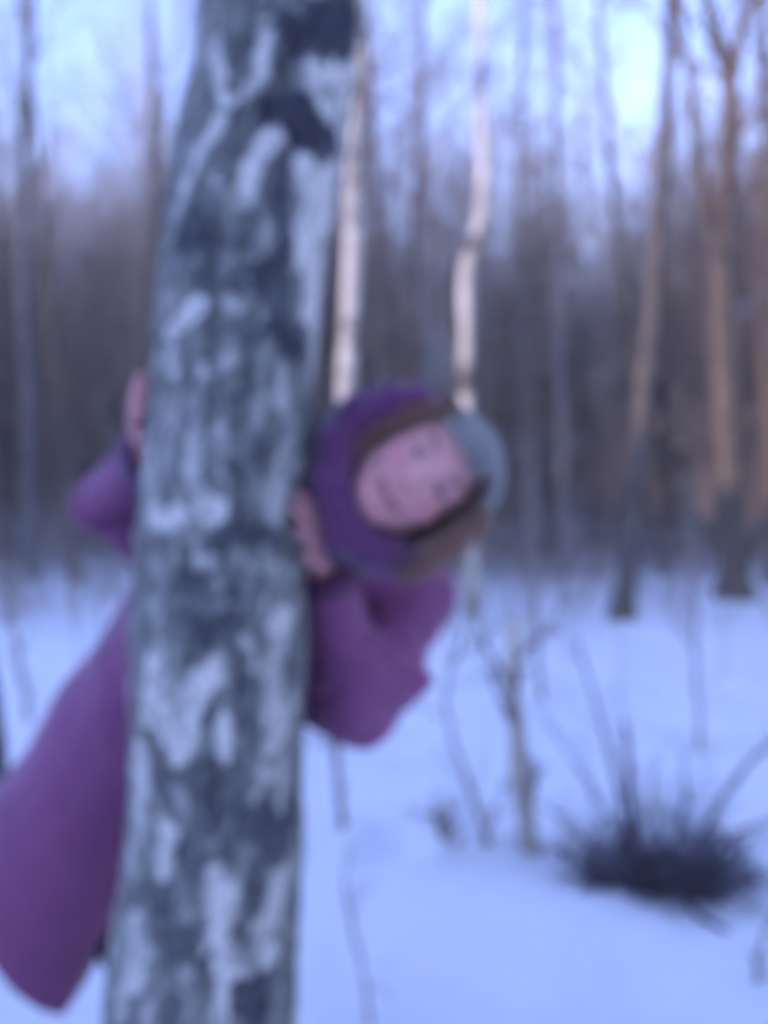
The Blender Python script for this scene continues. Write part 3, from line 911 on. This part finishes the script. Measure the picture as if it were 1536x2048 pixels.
# head
sd.ell(hd(0, 0.022, -0.014), HB, (0.073, 0.080, 0.090), 0.02)
sd.ell(hd(0, -0.030, 0.026), HB, (0.067, 0.077, 0.065), 0.03)
sd.ell(hd(0, 0.034, 0.038), HB, (0.060, 0.040, 0.042), 0.03)
sd.ell(hd(0, -0.092, 0.062), HB, (0.024, 0.019, 0.022), 0.022)
for e in (-1, 1):
    sd.cone(hd(e * 0.050, -0.055, 0.008), hd(e * 0.014, -0.094, 0.056), 0.020, 0.017, 0.025)     # jaw
    sd.ell(hd(e * 0.038, -0.034, 0.064), HB, (0.024, 0.019, 0.018), 0.016)                      # cheeks of a smile
    sd.cone(hd(e * 0.014, 0.020, 0.086), hd(e * 0.044, 0.022, 0.070), 0.010, 0.009, 0.014)      # brow
    sd.ell(hd(e * 0.032, 0.001, 0.094), HB, (0.017, 0.010, 0.012), 0.010, 'sub')               # eye socket
    sd.ell(hd(e * 0.032, 0.000, 0.0735), HB, (0.0145, 0.0125, 0.0125), 0.003)                   # lids
    sd.ell(hd(e * 0.032, -0.0012, 0.0885), HB, (0.0115, 0.0040, 0.0065), 0.0025, 'sub')        # the slit of smiling eyes
    sd.ell(hd(e * 0.074, -0.012, -0.012), HB, (0.008, 0.026, 0.016), 0.006)                     # ears
sd.chain([hd(0, 0.008, 0.080), hd(0, -0.016, 0.092), hd(0, -0.033, 0.1035)], [0.0075, 0.0085, 0.0105], 0.010)   # nose
for e in (-1, 1):
    sd.ell(hd(e * 0.0115, -0.0365, 0.094), HB, (0.0075, 0.0065, 0.009), 0.006)
    sd.ell(hd(e * 0.006, -0.0435, 0.100), HB, (0.0035, 0.003, 0.005), 0.003, 'sub')
# mouth: a wide smile
up = [(-.027, -.061, .070), (-.013, -.0655, .082), (0, -.0655, .0865), (.013, -.0655, .082), (.027, -.061, .070)]
lw = [(-.027, -.061, .070), (-.013, -.0745, .0795), (0, -.0775, .083), (.013, -.0745, .0795), (.027, -.061, .070)]
sd.chain([hd(*p) for p in up], [.003, .0052, .0058, .0052, .003], 0.005)
sd.chain([hd(*p) for p in lw], [.003, .0058, .0066, .0058, .003], 0.005)
md = [(-.027, -.062, .0755), (-.013, -.069, .0875), (0, -.0705, .0915), (.013, -.069, .0875), (.027, -.062, .0755)]
sd.chain([hd(*p) for p in md], [.0016, .0022, .0024, .0022, .0016], 0.002, 'sub')
# neck, trunk, limbs
sd.cone(hd(0, -0.050, -0.030), NECK, 0.052, 0.056, 0.02)
sd.chain([NECK, UPPER, CHEST, WAIST, HIP], [0.06, 0.10, 0.125, 0.105, 0.130], 0.05)
sd.chain([NECK, SH_L, EL_L, WR_L], [0.05, 0.050, 0.038, 0.026], 0.02)
sd.chain([UPPER, SH_R, EL_R, WR_R], [0.06, 0.050, 0.038, 0.026], 0.02)
sd.chain([HIPJ_L, KNEE_L, ANK_L], [0.085, 0.055, 0.038], 0.03)
sd.chain([HIPJ_R, KNEE_R, ANK_R], [0.085, 0.055, 0.038], 0.03)
for a, e in ((ANK_L, np.array([0.06, -0.17, -0.045])), (ANK_R, np.array([-0.05, -0.16, -0.045]))):
    sd.cone(a - np.array([0, 0, 0.03]), a + e, 0.040, 0.028, 0.02)
tips = hand(sd, 1, WR_L, zL, 0.8, 2.0) + hand(sd, -1, WR_R, zR, 0.5, 4.0)
V, F = sd.mesh()
V = relax(V, F, 1, 0.35)
L_ = (V - HO) @ HB.T
def gauss(c, r): return np.exp(-(((L_ - np.array(c)) / np.array(r)) ** 2).sum(1))
blush = 0.85 * gauss((-.040, -.030, .075), (.022, .020, .04)) + 0.85 * gauss((.040, -.030, .075), (.022, .020, .04)) + 0.6 * gauss((0, -.036, .105), (.014, .012, .02)) + 0.25 * gauss((0, -.095, .07), (.02, .014, .03))
def polyd(P, pts):
    best = np.full(len(P), 9.0)
    for a, b in zip(pts[:-1], pts[1:]):
        a, b = np.array(a), np.array(b); ab = b - a
        t = np.clip(((P - a) @ ab) / (ab @ ab), 0, 1)
        best = np.minimum(best, np.linalg.norm(P - a - t[:, None] * ab, axis=1))
    return best
near = np.where(np.linalg.norm(L_, axis=1) < 0.16)[0]
lip = np.zeros(len(V)); lash = np.zeros(len(V))
lip[near] = 1 - sstep(0.0055, 0.0085, np.minimum(polyd(L_[near], up), polyd(L_[near], lw)))
for e in (-1, 1):
    lid = [(e * .019, .0015, .084), (e * .026, .0052, .087), (e * .035, .0055, .0865), (e * .045, .0015, .080)]
    lash[near] = np.maximum(lash[near], 0.85 * (1 - sstep(0.0016, 0.0042, polyd(L_[near], lid))))
hand_sel = (np.linalg.norm(V - WR_L, axis=1) < 0.22) | (np.linalg.norm(V - WR_R, axis=1) < 0.22)
nail = np.zeros(len(V))
for d, o in tips:
    blush += 0.5 * np.exp(-(np.linalg.norm(V - d, axis=1) / 0.012) ** 2)
    nail = np.maximum(nail, 0.8 * (1 - sstep(0.0045, 0.0065, np.linalg.norm(V - o, axis=1))))
blush += 0.25 * hand_sel
person = mesh_obj('person', V, F, M['skin'], None, True, {'blush': np.clip(blush, 0, 1), 'lip': lip, 'lash': lash, 'nail': nail})
tag(person, 'person in plum jacket and grey hat leaning sideways from behind the thick birch', 'person')

# eyes
for e in (-1, 1):
    c = hd(e * 0.032, -0.0005, 0.0735)
    nu, nv = 20, 14
    vv, ff, ir = [], [], []
    look = HF + 0.03 * HU; look /= np.linalg.norm(look)
    ax = np.cross(look, HU); ax /= np.linalg.norm(ax); ay = np.cross(ax, look)
    for j in range(nv + 1):
        t = math.pi * j / nv
        for i in range(nu):
            p = 2 * math.pi * i / nu
            vv.append(c + 0.0118 * (math.cos(t) * look + math.sin(t) * (math.cos(p) * ax + math.sin(p) * ay)))
            ir.append(t)
    for j in range(nv):
        for i in range(nu):
            ff.append((j * nu + i, j * nu + (i + 1) % nu, (j + 1) * nu + (i + 1) % nu, (j + 1) * nu + i))
    mesh_obj('eye', vv, np.array(ff), M['eye'], person, True, {'iris': ir})
# eyebrows
rng = np.random.RandomState(3)
for e in (-1, 1):
    mb = MB()
    for k in range(110):
        t = rng.uniform()
        s_ = e * (0.014 + 0.034 * t)
        u_ = 0.020 + 0.0065 * math.sin(t * 2.4) + rng.normal(0, .0016)
        f_ = 0.0985 - 0.021 * t ** 1.6
        a = hd(s_, u_, f_ - 0.002); b = hd(s_ + e * 0.0055, u_ + 0.0015 * (1 - 2 * t), f_ - 0.0005)
        mb.tube([a, b], [.0006, .0002], 3, rng.uniform(.1, .35))
    mb.build('eyebrow', M['hair'], person)

# jacket
jd = SDF((-0.98, 1.02, 0.20), (0.24, 1.80, 1.62), 0.005)
jd.chain([NECK, UPPER, CHEST, WAIST, HIP, HEM], [0.085, 0.130, 0.152, 0.146, 0.150, 0.176], 0.06)
jd.cone(HEM, HEM + (HEM - HIP) * 1.9, 0.176, 0.215, 0.05)
jd.chain([NECK + np.array([0.03, 0.02, 0]), SH_L, EL_L], [0.072, 0.066, 0.064], 0.035)
wl = WR_L + (EL_L - WR_L) * 0.12
jd.chain([EL_L, wl], [0.066, 0.046], 0.022)
jd.chain([EL_L + np.array([-0.045, 0.03, 0.03]), wl + np.array([-0.01, 0.06, -0.03])], [0.058, 0.045], 0.03)
jd.chain([UPPER, SH_R, EL_R], [0.10, 0.066, 0.052], 0.035)
wr = WR_R + (EL_R - WR_R) * 0.16
jd.chain([EL_R, wr], [0.052, 0.041], 0.022)
jd.cone(EL_L + np.array([0.055, -0.005, 0.020]), EL_L + np.array([0.088, 0.0, 0.026]), 0.044, 0.030, 0.03)
jd.cone(at(668, 1395, 1.32), at(650, 1250, 1.32), 0.062, 0.055, 0.03)     # a fold that juts out at the elbow
jd.cone(at(752, 1215, 1.20), at(742, 1310, 1.17), 0.020, 0.012, 0.02, 'sub')
# sleeve end faces and hem
def axis_cut(sdf, p, n, reach):
    n = np.asarray(n, float); n = n / np.linalg.norm(n)
    sl, P = sdf.block(p - reach, p + reach)
    D = sdf.D[sl]
    d = ((P - np.asarray(p, np.float32)) @ n.astype(np.float32))
    near_ = np.linalg.norm(P - np.asarray(p, np.float32), axis=-1) < reach
    sdf.D[sl] = np.where(near_, np.maximum(D, d), D)
hem_a, hem_b = at(0, 1880, 1.27), at(120, 2062, 1.27)
hn = np.cross(hem_b - hem_a, np.array([0, 1.0, 0])); hn = hn if hn[2] < 0 else -hn
jd.plane_cut((hem_a + hem_b) / 2, hn)
# the front edge of the coat, below the waist
fa, fb = at(236, 1775, 1.28), at(106, 2075, 1.28)
fn = np.cross(fb - fa, np.array([0, 1.0, 0])); fn = fn if fn[0] > 0 else -fn
fn = fn / np.linalg.norm(fn)
sl, P = jd.block(jd.lo, jd.lo + jd.n * jd.vox)
lift = np.clip(P[..., 2] - (CAM_H - 0.66), 0, None) * 3.0
jd.D = np.maximum(jd.D, (P - fa.astype(np.float32)) @ fn.astype(np.float32) - lift).astype(np.float32)
V, F = jd.mesh()
V = relax(V, F, 2, 0.5)
nn = vnormals(V, F)
# creases: across the sleeves near the elbows, slanting drag folds on the body
def seg_t(P, a, b):
    ab = b - a
    t = np.clip(((P - a) @ ab) / (ab @ ab), 0, 1)
    return t, np.linalg.norm(P - a - t[:, None] * ab, axis=1)
amp = 0.006 * fbm(V * 9, 3) + 0.0028 * fbm(V * np.array([30, 30, 30]) + 4, 3)
for a, b in ((EL_L, wl), (EL_L, SH_L), (EL_R, wr), (EL_R, SH_R)):
    t, d = seg_t(V, a, b)
    w = np.exp(-(d / 0.10) ** 4) * np.exp(-(t / 0.75) ** 2)
    amp += 0.0085 * w * np.sin(t * 27 + 5 * fbm(V * 14 + 2, 2)) * (0.6 + fbm(V * 12 + 9, 2))
ax_b = (HEM - UPPER) / np.linalg.norm(HEM - UPPER)
tb = (V - UPPER) @ ax_b
sw = V @ np.array([0.75, 0.2, 0.62])
body_w = sstep(0.0, 0.2, tb)
amp += 0.013 * body_w * (1 - np.abs(np.sin(sw * 11 + 2.2 * fbm(V * 5 + 1, 2)))) * (0.5 + fbm(V * 4 + 6, 2))
V = V + nn * amp[:, None]
jacket = mesh_obj('jacket', V, F, M['jacket'], person)
def ring_band(name, c, axis, r, width, mat, parent, sq=1.0, n=48, bulge=0.006, wob=0.003):
    axis = axis / np.linalg.norm(axis)
    a = np.cross(axis, np.array([0.2, 0.9, 0.3])); a /= np.linalg.norm(a)
    b = np.cross(axis, a)
    prof = [(-.5, -.010), (-.5, 0), (-.35, bulge), (-.1, bulge * .6), (.15, bulge), (.4, bulge * .7), (.5, 0), (.5, -.010)]
    vv, ff = [], []
    for i in range(n):
        t = 2 * math.pi * i / n
        for h, o in prof:
            rr = r + o + wob * math.sin(3 * t + 1) + 0.0016 * math.sin(17 * t + 8 * h)
            vv.append(c + axis * h * width + rr * (math.cos(t) * a + sq * math.sin(t) * b))
    m = len(prof)
    for i in range(n):
        for j in range(m - 1):
            ff.append((i * m + j, ((i + 1) % n) * m + j, ((i + 1) % n) * m + j + 1, i * m + j + 1))
    return mesh_obj(name, vv, np.array(ff), mat, parent)
ring_band('cuff', wl + (WR_L - wl) * 0.95, WR_L - EL_L, 0.0475, 0.036, M['jacket_lining'], jacket)
ring_band('cuff', wr + (WR_R - wr) * 0.80, WR_R - EL_R, 0.0455, 0.036, M['jacket_lining'], jacket)

# the hood, slipped off towards the tree, and the collar
kd = SDF((-0.26, 0.98, 1.14), (0.20, 1.48, 1.68), 0.0035)
ROLL = [(.062, -.118, .058), (.020, -.142, .082), (-.045, -.128, .070), (-.095, -.098, .050), (-.118, -.045, .036), (-.118, .000, .026)]
kd.chain([hd(*p) for p in ROLL], [.022, .027, .028, .028, .027, .018], 0.02)
kd.chain([hd(-.118, .000, .026), hd(-.102, .040, .000), hd(-.080, .050, -.050)], [.022, .018, .020], 0.02)
kd.ell(hd(-.095, -.055, -.030), HB, (.062, .085, .075), 0.03)
kd.ell(hd(-.03, -.110, -.040), HB, (.095, .050, .075), 0.03)
kd.chain([hd(.062, -.118, .058), hd(.085, -.100, .010), hd(.07, -.095, -.05)], [.026, .030, .034], 0.03)
kd.cone(NECK, hd(0, -.13, -.01), 0.075, 0.080, 0.03)
# room for the head
kd.ell(hd(0, 0.020, 0.012), HB, (0.082, 0.104, 0.104), 0.008, 'sub')
kd.ell(hd(0, -0.050, 0.045), HB, (0.071, 0.070, 0.075), 0.008, 'sub')
kd.ell(hd(-.055, -.030, .075), HB, (0.045, 0.060, 0.060), 0.012, 'sub')
V, F = kd.mesh()
V = relax(V, F, 2, 0.5)
nn = vnormals(V, F)
q_ = (V - HO) @ HB.T
ang = np.arctan2(q_[:, 1] + .06, q_[:, 0])
V = V + nn * (0.0045 * fbm(V * 16, 3) + 0.0035 * np.sin(ang * 13 + 4 * fbm(V * 12, 2)) * (0.4 + fbm(V * 10 + 3, 2)))[:, None]
mesh_obj('hood', V, F, M['hood'], person)

# knitted hat
td = SDF((-0.10, 0.98, 1.28), (0.26, 1.36, 1.66), 0.0035)
td.ell(hd(0.006, 0.030, -0.014), HB, (0.083, 0.085, 0.105), 0.01)
td.ell(hd(0.050, 0.036, -0.006), HB, (0.048, 0.046, 0.076), 0.03)
sl, P = td.block(td.lo, td.lo + td.n * td.vox)
q_ = (P - HO.astype(np.float32)) @ HB.T.astype(np.float32)
brim = 0.060 + 0.35 * np.minimum(q_[..., 2] - 0.06, 0) + 0.06 * np.abs(q_[..., 0]) - 3.0 * q_[..., 0] ** 2
td.D = np.maximum(td.D, (brim - q_[..., 1]) * 0.9).astype(np.float32)
td.D = np.maximum(td.D, -0.0 - td.D * 0 - 1).astype(np.float32)
V, F = td.mesh()
V = relax(V, F, 2, 0.5)
nn = vnormals(V, F)
q_ = (V - HO) @ HB.T
ang = np.arctan2(q_[:, 0], q_[:, 2])
V = V + nn * (0.0016 * np.sin(ang * 46) + 0.0035 * fbm(V * 22, 2))[:, None]
hat = mesh_obj('knit_hat', V, F, M['hat'], person)
cv, cf = [], []
n, m = 120, 10
for i in range(n):
    a = 2 * math.pi * i / n
    sx, fz = 0.090 * math.sin(a), 0.109 * math.cos(a) - 0.014
    b0 = 0.060 + 0.35 * min(fz - 0.06, 0) + 0.06 * abs(sx) - 3.0 * sx ** 2
    for j in range(m):
        w = 2 * math.pi * j / m
        rib = 1 + 0.10 * math.sin(i * 2 * math.pi / 3)
        o, h = 0.0085 * math.cos(w) * rib, 0.020 * math.sin(w)
        k = 1 + o / 0.095 - 0.12 * max(h, 0) / 0.02 * 0.3
        cv.append(hd(sx * k + 0.004, b0 + 0.014 + h, fz * k))
for i in range(n):
    for j in range(m):
        cf.append((i * m + j, ((i + 1) % n) * m + j, ((i + 1) % n) * m + (j + 1) % m, i * m + (j + 1) % m))
mesh_obj('turned_up_edge', cv, np.array(cf), M['hat'], hat)

# hair: locks that show between hat, face and hood
def lock(mb, rng, ctrl, n, spread, tone, tip=0.4, rad=0.00065):
    ctrl = np.array(ctrl)
    cum = np.linspace(0, 1, len(ctrl))
    s = np.linspace(0, 1, 12)
    base = np.stack([np.interp(s, cum, ctrl[:, k]) for k in range(3)], -1)
    for _ in range(2): base[1:-1] = .25 * base[:-2] + .5 * base[1:-1] + .25 * base[2:]
    B = n
    off = rng.normal(0, spread, (B, 1, 3)) * (1 - (1 - tip) * np.abs(s - 0.35)[None, :, None])
    wav = np.sin(s[None, :, None] * rng.uniform(5, 11, (B, 1, 1)) + rng.uniform(0, 6.28, (B, 1, 3))) * spread * 0.25 * s[None, :, None]
    P = base[None] + off + wav
    ln = rng.uniform(0.75, 1.0, B)
    P = np.stack([np.stack([np.interp(s * l, s, P[b, :, k]) for k in range(3)], -1) for b, l in enumerate(ln)])
    r = rad * rng.uniform(.6, 1.2, (B, 1)) * np.linspace(1, .4, 12)[None]
    mb.tubes(P, r, np.clip(tone + rng.normal(0, .14, B), 0, 1), 3)
rng = np.random.RandomState(12)
hb = MB()
lock(hb, rng, [at(962, 1035, 1.11), at(925, 1068, 1.085), at(880, 1102, 1.075), at(840, 1132, 1.085), at(800, 1158, 1.11)], 900, 0.0085, 0.9)
lock(hb, rng, [at(955, 1005, 1.12), at(920, 1036, 1.10), at(870, 1056, 1.10), at(810, 1074, 1.13)], 420, 0.0065, 0.2)  # dark strands: their tone also paints in the shade under the face
lock(hb, rng, [hd(-.062, .075, .064), hd(-.082, .030, .050), hd(-.090, -.020, .040), hd(-.084, -.070, .042), hd(-.062, -.112, .050)], 420, 0.0055, 0.85)
lock(hb, rng, [hd(-.046, .078, .082), hd(-.066, .048, .070), hd(-.080, .010, .056), hd(-.084, -.030, .048)], 90, 0.0035, 0.85)
lock(hb, rng, [hd(.040, .072, .088), hd(.060, .045, .076), hd(.074, .010, .062), hd(.078, -.030, .050)], 160, 0.005, 0.3)
lock(hb, rng, [hd(.060, .060, .040), hd(.078, .020, .030), hd(.082, -.030, .020), hd(.078, -.080, .020)], 200, 0.008, 0.25)
hb.build('hair', M['hair'], person)

# trousers and boots
pd = SDF((-0.75, 1.20, 0.05), (0.0, 1.85, 0.95), 0.007)
pd.chain([HIPJ_L, KNEE_L, ANK_L + np.array([0, 0, .03])], [0.105, 0.074, 0.060], 0.03)
pd.chain([HIPJ_R, KNEE_R, ANK_R + np.array([0, 0, .03])], [0.105, 0.074, 0.060], 0.03)
V, F = pd.mesh()
V = relax(V, F, 1, .5)
V = V + vnormals(V, F) * (0.005 * fbm(V * 18, 3))[:, None]
mesh_obj('trousers', V, F, M['trousers'], person)
for a, e in ((ANK_L, np.array([0.07, -0.19, -0.055])), (ANK_R, np.array([-0.06, -0.18, -0.055]))):
    bd = SDF(a - np.array([0.25, 0.32, 0.14]), a + np.array([0.25, 0.16, 0.26]), 0.006)
    bd.cone(a + np.array([0, 0, 0.17]), a - np.array([0, 0, 0.03]), 0.066, 0.055, 0.02)
    bd.cone(a - np.array([0, 0, 0.045]), a + e, 0.052, 0.042, 0.03)
    V, F = bd.mesh()
    mesh_obj('boot', relax(V, F, 1, .5), F, M['boot'], person)

# ------------------------------------------------------------------ small growth in the snow
def polyline(pts, n):
    pts = np.asarray(pts, float)
    cum = np.concatenate([[0], np.cumsum(np.linalg.norm(np.diff(pts, axis=0), axis=1))])
    t = np.linspace(0, cum[-1], n)
    p = np.stack([np.interp(t, cum, pts[:, k]) for k in range(3)], -1)
    for _ in range(2): p[1:-1] = .25 * p[:-2] + .5 * p[1:-1] + .25 * p[2:]
    return p
def stick(name, label, cat, pts, Y, w0, w1, mat, seed, sides_n=5, group=None, twig_len=0.5, sink=0.06, sides=7, up=0.35):
    """one stem with its own side twigs; pts in photo pixels from the snow up"""
    rng = np.random.RandomState(seed)
    p = [at(a, b, Y + (c[0] if c else 0)) for a, b, *c in pts]
    p[0][2] = min(p[0][2], gz1(p[0][0], p[0][1])) - sink
    n = 16
    P = polyline(p, n)
    P[1:-1] += rng.normal(0, 0.0035 * Y / 3, (n - 2, 3))
    root = empty(name, P[0], label, cat, group)
    mb = MB(); mb.tube(P, 0.72 * np.linspace(w0, w1, n) / FPX * Y / 2 * (1 + .12 * rng.normal(size=n)), sides, rng.uniform(.2, .8))
    mb.build('stem', mat, root)
    if sides_n:
        tb = MB()
        L = np.linalg.norm(P[-1] - P[0])
        for k in range(sides_n):
            t = rng.uniform(.25, .98) * (n - 1); i = min(int(t), n - 2)
            q = P[i]; d = rot_towards(P[i + 1] - P[i], rng.uniform(.4, 1.0), rng.uniform(0, 6.28)); d[2] += up * .4
            grow(tb, rng, q, d / np.linalg.norm(d), L * twig_len * rng.uniform(.4, 1), w1 / FPX * Y / 2 * .6, 2, 0.0, 0.8, 5)
        tb.build('twigs', M['dry_twig'] if mat is not M['dark_twig'] else M['dark_twig'], root)['kind'] = 'stuff'
    return root
Yb = foot(1062, 1700)
stick('birch_sapling', 'pale broken birch sapling standing in the snow left of the dark brush clump', 'sapling', [(1066, 1705), (1052, 1640), (1040, 1560), (1032, 1450), (1028, 1340), (1024, 1238)], Yb, 58, 34, M['birch_pale'], 1, 7, twig_len=.4, sides=10)
Yb = foot(684, 1655)
stick('stick', 'short dark stick poking from the snow below the bent elbow', 'stick', [(686, 1660), (680, 1590), (672, 1490), (668, 1380)], Yb, 26, 14, M['dry_twig'], 2, 3, twig_len=.3)
Yb = foot(748, 2050)
stick('twig', 'long thin twig bending up from the snow beside the foot of the thick birch', 'twig', [(752, 2075), (726, 1940), (700, 1830), (686, 1770), (700, 1690)], Yb, 15, 7, M['dry_twig'], 3, 4, twig_len=.3)
Yb = foot(985, 1690)
stick('sapling', 'thin grey sapling leaning left in the snow beside the pale broken one', 'sapling', [(990, 1695), (950, 1600), (905, 1490), (884, 1400), (930, 1250)], Yb, 20, 8, M['dry_twig'], 4, 8, twig_len=.4)
Yb = foot(960, 1690)
stick('twig', 'low bent twig in the snow just left of the pale broken sapling', 'twig', [(952, 1706), (978, 1650), (1000, 1600), (1012, 1560)], Yb, 16, 7, M['dry_twig'], 14, 5, twig_len=.5)
Yb = foot(890, 1680)
stick('grass_tuft', 'small dry tuft poking from the snow below the jacket sleeve', 'tuft', [(890, 1690), (888, 1665), (892, 1640)], Yb, 22, 14, M['dry_twig'], 5, 12, twig_len=1.4)
Yb = foot(1395, 1500)
stick('sapling', 'thin upright sapling in the snow behind the dark brush clump', 'sapling', [(1402, 1510), (1396, 1400), (1390, 1280), (1378, 1120), (1384, 960)], Yb, 15, 6, M['dry_twig'], 6, 9, twig_len=.3)
Yb = foot(1076, 1400)
stick('sapling', 'slim grey sapling right behind the pale broken birch sapling', 'sapling', [(1082, 1410), (1074, 1300), (1066, 1160), (1060, 1020), (1066, 880)], Yb, 20, 8, M['dry_twig'], 7, 9, twig_len=.3)
Yb = foot(60, 1440)
stick('sapling', 'thin sapling in the snow left of the plum coat', 'sapling', [(66, 1450), (44, 1340), (20, 1230), (-4, 1100)], Yb, 18, 8, M['dry_twig'], 8, 8, twig_len=.35)
stick('dead_trunk', 'dark dead trunk cut by the left edge beside the plum coat', 'trunk', [(16, 1760), (6, 1600), (-10, 1450), (-28, 1300), (-56, 1100)], 2.6, 66, 44, M['dark_twig'], 9, 0, twig_len=.3, sink=.4, sides=12)
Yb = foot(1500, 1960)
stick('twig', 'bent dry twig in the snow at the lower right edge', 'twig', [(1506, 1990), (1516, 1920), (1528, 1870), (1552, 1830)], Yb, 18, 8, M['dry_twig'], 10, 4, twig_len=.5)
rng = np.random.RandomState(40)
for k in range(14):
    y = rng.uniform(5.0, 12.5); x = rng.uniform(0.06, 0.52) * y if k % 4 else -rng.uniform(0.36, 0.52) * y
    h = rng.uniform(0.7, 1.8)
    u = x / y * FPX + CX; v0 = 1000 + (CAM_H - gz1(x, y)) / y * FPX; v1 = v0 - h / y * FPX
    stick('sapling', 'thin bare sapling scattered over the snow before the woods', 'sapling', [(u, v0 + 3), (u + rng.normal(0, 8), (v0 + v1) / 2), (u + rng.normal(0, 26), v1)], y, 0.016 / y * FPX, 0.006 / y * FPX, M['dry_twig'], 60 + k, 8, 'thin saplings scattered over the snow', twig_len=.35, sides=5)

# the dark brush clump: an old stool with dead brush, in a hollow of the snow
YC = 2.80
cc = at(1330, 1775, YC)
clump = empty('brush_clump', (cc[0], cc[1], gz1(cc[0], cc[1])), 'dark tangled brush clump on an old stump in the snow at lower right', 'brush')
bd = SDF(cc - np.array([.55, .35, .45]), cc + np.array([.55, .35, .45]), 0.012)
rng = np.random.RandomState(21)
for (a, b, r) in ((1205, 1745, .06), (1250, 1810, .065), (1310, 1790, .085), (1390, 1800, .08), (1455, 1810, .055), (1330, 1710, .05), (1270, 1720, .045), (1235, 1840, .04)):
    c = at(a, b, YC + rng.uniform(-.06, .06))
    bd.ell(c, np.eye(3), (r, r * .9, r * .85), 0.05)
V, F = bd.mesh()
V = V + vnormals(V, F) * (0.035 * fbm(V * 14, 4))[:, None]
mesh_obj('stump', V, F, M['dark_twig'], clump, True, {'tone': np.clip(.4 + fbm(V * 20, 3), 0, 1)})
tb = MB()
n = 520
base = np.stack([at(a, b, YC + d) for a, b, d in zip(rng.uniform(1160, 1490, n), np.clip(rng.normal(1770, 40, n), 1690, 1840), rng.uniform(-.16, .16, n))])
h = rng.uniform(.08, .22, n)
sp = rng.normal(0, 1.0, (n, 3)); sp[:, 2] = np.abs(sp[:, 2]) * .6 - .15
sp /= np.linalg.norm(sp, axis=1)[:, None]
mid = base + sp * h[:, None] * .5 + rng.normal(0, .012, (n, 3)); end = base + sp * h[:, None] + rng.normal(0, .02, (n, 3))
tb.tubes(np.stack([base, mid, end], 1), np.full((n, 1), .0032) * np.array([1, .7, .3])[None], rng.uniform(size=n))
k2 = np.repeat(np.arange(n), 3)
e2 = mid[k2] + batch_dirs(rng, sp[k2], .4, 1.1) * rng.uniform(.03, .10, len(k2))[:, None]
tb.tubes(np.stack([mid[k2], e2], 1), np.full((len(k2), 1), .0018) * np.array([1, .4])[None], rng.uniform(size=len(k2)))
tb.build('twigs', M['dark_twig'], clump)['kind'] = 'stuff'
lf = MB()
for k in range(420):
    p = base[rng.randint(n)] + rng.normal(0, .03, 3)
    a = rng.normal(size=3); a /= np.linalg.norm(a); b = np.cross(a, rng.normal(size=3)); b /= np.linalg.norm(b); c = np.cross(a, b)
    l, w = rng.uniform(.018, .035), rng.uniform(.008, .014)
    lf.quads([p, p + a * l * .5 + b * w + c * .004, p + a * l, p + a * l * .5 - b * w + c * .004], [(0, 1, 2, 3)], rng.uniform(0, .8))
tw = MB()
n3 = 60
b3 = np.stack([at(a, b, YC + d) for a, b, d in zip(rng.uniform(1200, 1450, n3), rng.uniform(1690, 1780, n3), rng.uniform(-.12, .12, n3))])
brush(tw, rng, b3, rng.uniform(.12, .42, n3), rng.uniform(.0018, .0036, n3), rng.uniform(size=n3), 5, 2, 0.55, 0.1)
tw.build('shoots', M['dark_twig'], clump)['kind'] = 'stuff'
dl = lf.build('dead_leaves', M['dark_twig'], clump)
dl['kind'] = 'stuff'
for j, (pts, w0, w1) in enumerate((([(1268, 1720), (1264, 1600), (1256, 1500), (1248, 1440)], 28, 15), ([(1256, 1680), (1228, 1540), (1190, 1400), (1150, 1270)], 20, 8), ([(1390, 1700), (1440, 1600), (1500, 1520), (1580, 1455)], 24, 12),
                                  ([(1330, 1700), (1300, 1600), (1310, 1520)], 16, 7), ([(1350, 1700), (1372, 1600), (1366, 1500)], 14, 6), ([(1420, 1720), (1480, 1660), (1560, 1640)], 18, 9), ([(1200, 1720), (1140, 1640), (1080, 1610)], 18, 7),
                                  ([(1230, 1660), (1150, 1520), (1060, 1400)], 14, 5), ([(1340, 1820), (1352, 1880), (1374, 1950)], 26, 14), ([(1180, 1740), (1130, 1700), (1090, 1690)], 22, 9))):
    mb = MB()
    P = polyline([at(a, b, YC + (rng.uniform(-.08, .08) if i else 0)) for i, (a, b) in enumerate(pts)], 14)
    if j == 8: P[:, 1] -= np.linspace(0, .33, 14); P = np.array([[*q[:2], max(q[2], gz1(q[0], q[1]) + .005)] for q in P])
    mb.tube(P, 0.62 * np.linspace(w0, w1, 14) / FPX * YC / 2 * (1 + .1 * rng.normal(size=14)), 7, rng.uniform(.2, 1))
    for _ in range(4):
        i = rng.randint(4, 13)
        d = rot_towards(P[i] - P[i - 1], rng.uniform(.4, 1), rng.uniform(0, 6.28))
        grow(mb, rng, P[i], d, rng.uniform(.08, .25), .002, 2, 0, .8, 5)
    mb.build('branch', M['dark_twig'], clump)
